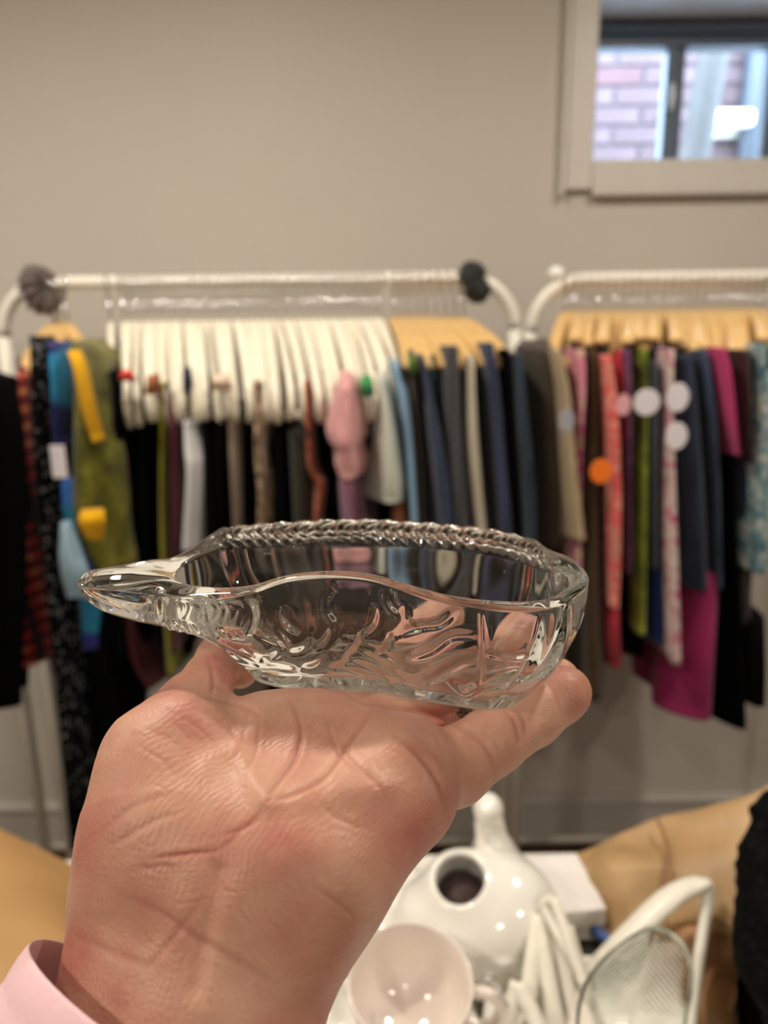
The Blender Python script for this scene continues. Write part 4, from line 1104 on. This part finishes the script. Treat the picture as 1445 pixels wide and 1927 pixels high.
CREASES = [  # polyline, width px, depth mm, redness
 ([(545,1322),(566,1370),(556,1425),(520,1475),(505,1512)], 5, .55, .5),
 ([(700,1345),(655,1400),(612,1462),(560,1492),(508,1512)], 5, .6, .5),
 ([(745,1392),(790,1425),(826,1475),(842,1540)], 6, .6, .4),
 ([(640,1395),(672,1440),(742,1516)], 5, .3, .3),
 ([(612,1350),(640,1420),(690,1470)], 4, .25, .2),
 ([(872,1372),(905,1395),(925,1425),(930,1462)], 5, .4, .3),
 ([(870,1372),(820,1345),(760,1336),(700,1328)], 6, .8, .3),
 ([(945,1335),(968,1358),(978,1398)], 4, .35, .3), ([(962,1330),(984,1352),(990,1378)], 4, .3, .2),
 ([(1030,1290),(1048,1318),(1052,1345)], 4, .22, .2),
 ([(290,1614),(350,1606),(412,1600)], 5, .2, .9), ([(412,1600),(450,1566),(505,1515)], 6, .12, .6),
 ([(420,1572),(455,1560),(490,1540)], 5, .2, .6),
 ([(225,1680),(300,1712),(370,1762),(450,1806),(520,1850)], 9, .13, .4), ([(236,1640),(310,1628),(330,1640)], 6, .1, .35),
 ([(150,1762),(230,1800),(300,1824)], 9, .12, .25), ([(380,1690),(330,1760),(270,1830)], 6, .15, .3),
 ([(585,1665),(640,1700),(670,1730)], 5, .15, .3),
 ([(380,1312),(430,1322),(470,1334),(490,1352)], 5, .55, .3), ([(392,1236),(402,1280),(398,1308)], 4, .35, .3),
 ([(200,1560),(250,1520),(330,1490)], 6, .2, .1), ([(215,1590),(290,1545),(340,1530)], 6, .2, .1),
 ([(470,1335),(455,1400),(440,1440)], 4, .15, .15), ([(490,1352),(480,1420),(455,1470)], 4, .2, .15),
 ([(590,1500),(640,1540),(700,1560)], 5, .15, .1),
]
for a, b in (((300, 1330), (420, 1420)), ((330, 1320), (450, 1400)), ((270, 1370), (380, 1450)), ((250, 1400), (340, 1480))):
    CREASES.append(([a, ((a[0]+b[0])/2+10, (a[1]+b[1])/2-8), b], 4, .10, .08))
rr_ = random.Random(3)
for i in range(46):                            # short fine wrinkles over palm and wrist
    x, y = rr_.uniform(220, 900), rr_.uniform(1340, 1760)
    an = rr_.gauss(.9, .5); l = rr_.uniform(18, 55)
    CREASES.append(([(x, y), (x+l*.5*math.cos(an)+rr_.uniform(-4, 4), y+l*.5*math.sin(an)), (x+l*math.cos(an), y+l*math.sin(an))], 3, rr_.uniform(.05, .13), .06))
disp = np.zeros(len(V)); red = np.zeros(len(V))
for poly, w_, dp_, rd in CREASES:
    d, t = seg_dist(px, py, curvepts(poly, 14))
    e = np.clip(np.sin(PI*np.clip(t, .04, .96)), 0, 1)**.6
    g = np.exp(-(d/w_)**2)*e
    disp -= dp_*.001*g*face; disp += dp_*.00030*np.exp(-((d-w_*2.4)/(w_*1.3))**2)*e*face
    red = np.maximum(red, rd*np.exp(-(d/(w_*.9))**2)*e*face)
RIDGES = [([(505,1512),(600,1500),(720,1482)], 24, .9), ([(500,1505),(470,1460),(450,1420)], 20, .9), ([(390,1440),(450,1400),(490,1370)], 22, .9),
          ([(210,1440),(250,1420)], 50, .8), ([(640,1470),(700,1430),(760,1400)], 30, .8), ([(800,1355),(850,1375),(868,1384)], 14, .9), ([(560,1520),(700,1560)], 50, -.8),
          ([(470,1600),(430,1760),(400,1900)], 36, .6), ([(360,1640),(320,1800)], 30, .35), ([(410,1640),(370,1860)], 18, -.5), ([(530,1620),(500,1800)], 26, .4),
          ([(600,1600),(640,1640)], 60, .8), ([(700,1345),(650,1330),(600,1310)], 22, .9), ([(540,1320),(500,1330)], 24, .9), ([(640,1400),(660,1380)], 30, -.6)]
for poly, w_, dp_ in RIDGES:
    d, t = seg_dist(px, py, curvepts(poly, 14)); disp += dp_*.001*np.exp(-(d/w_)**2)*face
disp += .00012*noise3(V*170, 2)*face + .00004*noise3(V*420, 6)*face
V = V + N*disp[:, None]
me.vertices.foreach_set('co', V.ravel()); 
at = me.attributes.new('crease', 'FLOAT', 'POINT'); at.data.foreach_set('value', np.clip(red, 0, 1))
me.polygons.foreach_set('use_smooth', [True]*len(me.polygons)); me.update()
person = empty('person', D(330, 1900, .19), 'left hand held out palm up from a pink sleeve, carrying the clear glass dish', 'person')
add('hand', me, M_skin, person)

# finger ring glimpsed between pinky and ring finger
rc = np.array(D(872, 1373, .2697)); axd = np.array(D(940, 1335, .276))-np.array(D(850, 1385, .268)); axd /= np.linalg.norm(axd)
q = Vector((0, 0, 1)).rotation_difference(Vector(axd)).to_matrix(); q = np.array(q)
ringp = []
for k in range(40):
    a = 2*PI*k/40; ringp.append(rc + q @ np.array([.0100*math.cos(a), .0100*math.sin(a), 0]))
M_silver = plain('dark_silver', (150, 140, 120), .22, metal=1.0, var=.3, nscale=300)
rg = tubes('finger_ring', [(ringp+[ringp[0]], .0009)], M_silver, seg=8)
tag(rg, 'dark silver openwork ring on the finger between palm and pinky', 'ring')
bms = bmesh.new()
for k in range(-5, 6):
    for s in (-1, 1):
        a = math.atan2(0, 1)
    ang = None
tocam = np.array(CAMLOC)-rc; tocam /= np.linalg.norm(tocam); lc_ = q.T @ tocam; a0 = math.atan2(lc_[1], lc_[0])
curls = []
for k in range(-7, 8):
    a = a0 + k*.17
    for s in (-1, 1):
        cp = rc + q @ np.array([.0106*math.cos(a), .0106*math.sin(a), s*.0016])
        tdir = q @ np.array([-math.sin(a), math.cos(a), 0]); zdir = q @ np.array([0, 0, 1.0])
        loop = [cp + .0011*(math.cos(u)*tdir+math.sin(u)*zdir) for u in np.linspace(0, 5.6, 10)]
        curls.append((loop, .00032))
tubes('openwork_band', curls, M_silver, rg, seg=6)

# ------------------------------------------------------------------ pink sleeve
M_pink = fabric('pale_pink_cotton', (226, 188, 194), 'plain', None, None, .5)
rimc = np.array(D(305, 1945, .188))
maj = np.array(D(560, 2108, .183)) - np.array(D(52, 1776, .193)); mlen = np.linalg.norm(maj)/2; maj /= 2*mlen
view_ = np.array(CAMLOC) - rimc; view_ /= np.linalg.norm(view_)
axis = np.array(D(430, 1752, .196)) - rimc; axis -= maj*(axis@maj); axis /= np.linalg.norm(axis)
mn = np.cross(axis, maj); mn /= np.linalg.norm(mn)
if mn @ view_ < 0: mn = -mn
axis = axis*.90 - view_*.10; axis -= maj*(axis@maj); axis /= np.linalg.norm(axis)
mn = np.cross(maj, axis); mn = mn if mn @ view_ > 0 else -mn
rows = []
for (s, g, th) in [(.0105, 1.035, 0), (.004, 1.0, 0), (.0, .985, 0), (-.002, .985, 0), (-.0035, 1.0, 0), (-.0035, 1.02, 0), (-.001, 1.045, 0), (.003, 1.055, 0), (.012, 1.06, 0), (.02, 1.065, 0), (.035, 1.09, 0), (.06, 1.10, 0), (.09, 1.12, 0)]:
    rows.append((s, g))
rows = [(.05, .98), (.03, .985), (.012, .985), (.002, .985), (-.001, .99), (-.002, 1.0), (-.001, 1.012), (.002, 1.02), (.006, 1.02), (.0068, 1.016), (.0076, 1.02), (.014, 1.03), (.03, 1.05), (.05, 1.06), (.09, 1.09)]
nth = 120; V = []; Fc = []
for s, g in rows:
    for k in range(nth):
        a = 2*PI*k/nth
        wob = 1+.012*math.sin(3*a+1)*(s > .005)+.008*math.sin(7*a+s*60)*(s > .01)
        V.append(rimc + maj*mlen*g*wob*math.cos(a) + mn*.031*g*wob*math.sin(a) - axis*s*1.0)
for i in range(len(rows)-1):
    for k in range(nth):
        a, b = i*nth+k, i*nth+(k+1) % nth; Fc.append((a, b, b+nth, a+nth))
add('pink_sleeve', mesh_np('sleeve', V, Fc), M_pink, person)

# ------------------------------------------------------------------ the glass dish
M_glass = glass('clear_pressed_glass', (.985, .995, .992), 1.52)
# four matched control rings (px, py, Y), clockwise from the snout along the far side
OUT = [(146,1098,.232),(165,1076,.240),(215,1069,.246),(290,1062,.252),(352,1038,.262),(402,1004,.274),(440,994,.281),(520,987,.286),(600,982,.288),(680,980,.289),(760,984,.289),(850,991,.287),(930,1001,.282),(1000,1018,.274),(1036,1036,.267),(1070,1049,.256),(1097,1070,.243),(1108,1094,.229),(1088,1122,.217),(1048,1143,.209),(1000,1150,.206),(930,1149,.206),(850,1138,.208),(780,1121,.210),(700,1096,.213),(620,1090,.214),(540,1098,.214),(480,1117,.214),(420,1128,.214),(350,1126,.215),(290,1122,.218),(225,1114,.222),(175,1108,.227)]
INN = [(330,1088,.240),(330,1080,.244),(338,1072,.248),(348,1064,.252),(368,1052,.257),(412,1036,.265),(450,1032,.269),(520,1030,.273),(600,1029,.275),(680,1028,.276),(760,1029,.276),(850,1035,.273),(930,1046,.268),(985,1060,.262),(1022,1072,.255),(1060,1077,.246),(1084,1085,.236),(1082,1094,.229),(1060,1112,.220),(1034,1128,.2145),(995,1134,.212),(930,1133,.212),(850,1124,.214),(780,1106,.216),(700,1084,.219),(620,1078,.220),(540,1086,.220),(480,1103,.221),(425,1108,.222),(385,1106,.225),(355,1102,.229),(340,1097,.233),(333,1092,.237)]
ZB = P(640, 1298, .226).z
def basept(px, py_near, Y): return P(px, py_near, Y)
BAS = []
bx = [(455,.240),(458,.245),(464,.249),(474,.252),(490,.255),(510,.257),(540,.259),(590,.260),(640,.2605),(690,.2605),(750,.260),(810,.259),(870,.257),(930,.254),(965,.249),(995,.243),(1008,.237),(1006,.231),(990,.226),(970,.222),(940,.220),(900,.2195),(850,.2200),(790,.2215),(720,.2235),(650,.2250),(590,.2260),(540,.2270),(505,.2285),(485,.2300),(470,.232),(462,.234),(457,.237)]
for (x, Y) in bx:
    zoff = -.0052*max(0, min(1, (x-700)/250))         # the base runs a little deeper to the right
    p = P(x, 1300, .226); k_ = Y/.226
    r = CR @ Vector(((x-W/2)/F, 0, -1)); r = r*(Y/r.y)
    BAS.append((r.x, Y, ZB+zoff))
NT = 900
def ring_pts(C): return catmull([tuple(P(*c)) for c in C], NT, True)
Ro = ring_pts(OUT); Ri = ring_pts(INN); Rb = catmull(BAS, NT, True)
# keep outer points consistent: snout weight
tpar = np.arange(NT)/NT*len(OUT)
def wsn(t):
    u = np.minimum(t, len(OUT)-t); side = (t > len(OUT)/2)
    lim = np.where(side, 4.5, 4.0)
    return 1-np.clip((u-lim*.45)/(lim*.75), 0, 1)**1.0
ws = wsn(tpar); ws = ws*ws*(3-2*ws)
NW = 110
rowsV = []
cb = Rb.mean(0)
rowsV.append(('c', None))
V = [tuple(cb + np.array([0, 0, .0012]))]
def push(R): 
    V.extend(map(tuple, R))
ringcount = 0
for s in (.25, .5, .75, .9):                     # underside, slightly hollow
    R = cb + (Rb-cb)*s; R[:, 2] += .0012*(1-s**4); push(R); ringcount += 1
wall_rows = []
for i in range(NW):
    t = i/(NW-1)
    hn = 1-(1-t)**2.3
    hs = 1/(1+np.exp(-(t-.55)*10)); hs = (hs-1/(1+math.exp(5.5)))/(1/(1+math.exp(-4.5))-1/(1+math.exp(5.5)))
    h = hn*(1-ws)+hs*ws
    R = Rb.copy()
    R[:, :2] = Rb[:, :2] + (Ro[:, :2]-Rb[:, :2])*h[:, None]
    zt = t
    R[:, 2] = Rb[:, 2] + (Ro[:, 2]-Rb[:, 2])*zt
    wall_rows.append(R)
Wl = np.array(wall_rows)                        # rows x theta x 3
# outward normals of the wall
dT = np.gradient(Wl, axis=1); dT[:, 0] = Wl[:, 1]-Wl[:, -1]; dT[:, -1] = Wl[:, 0]-Wl[:, -2]
dR = np.gradient(Wl, axis=0); Nw = np.cross(dT, dR); Nw /= np.linalg.norm(Nw, axis=2)[..., None]+1e-12
ctr = np.array([cb[0], cb[1], 0]); outw = Wl - ctr; outw[..., 2] = 0
sg = np.sign((Nw*outw).sum(2)); sg[sg == 0] = 1; Nw *= sg[..., None]
px, py, dd = proj(Wl.reshape(-1, 3)); px = px.reshape(Wl.shape[:2]); py = py.reshape(Wl.shape[:2])
near = (tpar > 16.5) | (tpar < .5); near = near[None, :] & np.ones(Wl.shape[:2], bool)
dz = np.zeros(Wl.shape[:2])
def relief(poly, w_, amp, prof='g'):
    global dz
    d, t = seg_dist(px, py, curvepts(poly, 16)); e = np.clip(np.sin(PI*np.clip(t, .03, .97)), 0, 1)**.7
    dz += np.where(near, amp*.001*np.exp(-(d/w_)**2)*e, 0)
def crescent(x, y, s, ang, amp):
    pts = []
    for k in range(7):
        a = -1.3 + 2.6*k/6
        u, v = s*math.cos(a)-s*.4, s*math.sin(a)*1.25
        pts.append((x + u*math.cos(ang)-v*math.sin(ang), y + u*math.sin(ang)+v*math.cos(ang)))
    relief(pts, 8, amp*.95); 
    pts2 = [(p[0]-7*math.cos(ang), p[1]-7*math.sin(ang)) for p in pts]; relief(pts2, 12, -amp*.6)
for x, y, s, an, am in ((546,1168,26,2.6,1.1),(560,1212,24,1.2,1.0),(605,1190,28,.3,1.2),(628,1142,26,3.0,1.2),(662,1206,26,.5,1.1),(696,1166,28,.4,1.2),(742,1130,26,2.8,1.2),(640,1238,22,.9,.8),(590,1240,22,1.0,.8),(720,1210,20,.6,.7),(512,1222,22,.9,.8),(778,1160,20,2.6,.7)):
    crescent(x, y, s, an, am)
for poly, w_, am in (
  ([(752,1192),(790,1178),(830,1172),(855,1150)], 9, 1.0), ([(760,1240),(810,1222),(850,1196),(900,1196)], 10, 1.0), ([(790,1290),(838,1262),(872,1244),(902,1242)], 10, 1.0),
  ([(840,1272),(872,1300),(898,1288)], 8, 1.2), ([(905,1148),(906,1220),(900,1296)], 3.5, -.7), ([(918,1150),(918,1220),(912,1296)], 9, .25), ([(1018,1152),(1005,1210),(975,1272),(950,1300)], 5, -.6), ([(1034,1150),(1022,1215),(990,1290)], 9, .4),
  ([(912,1228),(970,1240),(1000,1232)], 5, .7), ([(906,1290),(950,1276),(980,1262)], 5, .7), ([(914,1262),(950,1252),(990,1250)], 5, .5),
  ([(640,1216),(700,1236),(750,1268),(790,1290)], 7, .5), ([(630,1236),(690,1254),(740,1282),(775,1298)], 5, .4), ([(622,1252),(680,1268),(730,1292)], 4, .35), ([(650,1200),(720,1226),(770,1262)], 6, .5),
  ([(400,1200),(450,1222),(500,1248),(560,1262)], 7, .9), ([(410,1228),(460,1246),(512,1258)], 6, .9), ([(430,1256),(470,1272),(530,1284),(575,1276)], 6, .9), ([(470,1188),(510,1204),(540,1216),(520,1180)], 5, .9),
  ([(468,1120),(474,1160),(462,1190),(430,1196)], 10, 1.3), ([(486,1120),(490,1160),(478,1196)], 6, -.8),
  ([(1066,1120),(1062,1180),(1040,1250),(990,1310)], 10, .9), ([(1084,1110),(1080,1180),(1060,1240)], 8, -.7)):
    relief(poly, w_, am)
# ruff of small ribs behind the snout
for k in range(11):
    x = 330+k*14+rnd.uniform(-4, 4); relief([(x-10, 1122+k*.8), (x+10+rnd.uniform(-5, 8), 1140+k*1.0), (x+rnd.uniform(-6, 10), 1166+k*1.5)], rnd.uniform(3.5, 6), rnd.uniform(.2, .8))
for k in range(9):
    x = 306+k*17; relief([(x, 1168+k*2.2), (x+12, 1178+k*2.0), (x+16, 1190+k*1.5)], 5, .7)
relief([(296,1120),(298,1150),(300,1172)], 4, 1.0); relief([(302,1118),(305,1150),(308,1172)], 4, -.9)
relief([(170,1114),(210,1138),(260,1158),(290,1160)], 8, -.6); relief([(160,1100),(200,1118),(260,1132),(296,1136)], 5, .6)
# far wall gets soft vertical flutes
far = (tpar > 5) & (tpar < 14.5)
fl = .0002*np.sin(tpar*5.2)[None, :]*np.linspace(0, 1, NW)[:, None]**.5
dz += np.where(far[None, :], fl, 0)
env = np.clip(np.minimum(np.arange(NW)/5.0, (NW-1-np.arange(NW))/4.0), 0, 1)[:, None]
Wl = Wl + Nw*(dz*env)[..., None]
for R in Wl: push(R); ringcount += 1
# rim top: outer -> inner
NR = 44
lenr = np.linalg.norm(Ri-Ro, axis=1)
crest = np.clip((tpar-4.7)/.8, 0, 1)*np.clip((14.2-tpar)/.8, 0, 1)
arcl = np.concatenate([[0], np.cumsum(np.linalg.norm(np.diff(Ro, axis=0), axis=1))])
for i in range(1, NR):
    t = i/NR
    R = Ro + (Ri-Ro)*t
    hump = math.sin(PI*t)**.6
    bz = hump*(np.minimum(.0014, lenr*.25)*(1-ws) + .0022*ws)
    # snout: two shallow grooves running along it
    sgn = np.where(tpar > len(OUT)/2, tpar-len(OUT), tpar)
    bz = bz + ws*.0009*np.cos(sgn*2.4)*math.sin(PI*t)
    # herringbone on the crest
    u = arcl*1000.0
    vch = abs(t-.5)*9.0
    up_ = .0010*np.sign(1)*np.sin((u + (t*16 if t < .5 else (1-t)*16+0)) * (2*PI/(3.0 if t < .5 else 5.4)))
    scal = .0016*np.abs(np.sin((u + t*10)*PI/8.5)) if t < .5 else .0017*np.abs(np.sin((u - t*14)*PI/5.0))*abs(math.sin((t-.5)*4*PI))**.6
    bz = bz + crest*(up_*(.9 if t < .5 else .6) + scal - .0016*math.exp(-((t-.50)/.07)**2))*math.sin(PI*min(1, t*1.02))**.5
    R = R.copy(); R[:, 2] += bz
    # small bead texture
    push(R); ringcount += 1
push(Ri); ringcount += 1
# inner wall down to the inner floor
NI = 50
FL = Rb.copy(); cf = cb.copy()
FL[:, :2] = cb[:2] + (Rb[:, :2]-cb[:2])*.86; FL[:, 2] = Rb[:, 2] + .0062
for i in range(1, NI+1):
    t = i/NI
    h = 1-(1-t)**1.0
    k_ = (1-(t)**2.6)                     # stays wide then curves in
    R = FL.copy(); R[:, :2] = FL[:, :2] + (Ri[:, :2]-FL[:, :2])*k_
    R[:, 2] = Ri[:, 2] + (FL[:, 2]-Ri[:, 2])*(t if t < 1 else 1)
    push(R); ringcount += 1
cfl = FL.mean(0)
for s in (.92, .75, .5, .25):
    R = cfl + (FL-cfl)*s; push(R); ringcount += 1
V.append(tuple(cfl)); last = len(V)-1
Fc = []
for k in range(NT): Fc.append((0, 1+(k+1) % NT, 1+k))
for i in range(ringcount-1):
    b0 = 1+i*NT
    for k in range(NT):
        a, b = b0+k, b0+(k+1) % NT
        Fc.append((a, b, b+NT, a+NT))
b0 = 1+(ringcount-1)*NT
for k in range(NT): Fc.append((b0+k, b0+(k+1) % NT, last))
me = mesh_np('dish', V, Fc)
bm = bmesh.new(); bm.from_mesh(me); bmesh.ops.recalc_face_normals(bm, faces=bm.faces); bm.to_mesh(me); bm.free()
me.polygons.foreach_set('use_smooth', [True]*len(me.polygons))
dish = tag(add('glass_fish_dish', me, M_glass), 'clear pressed-glass dish shaped like a fish with pointed snout, held on the open palm', 'dish')
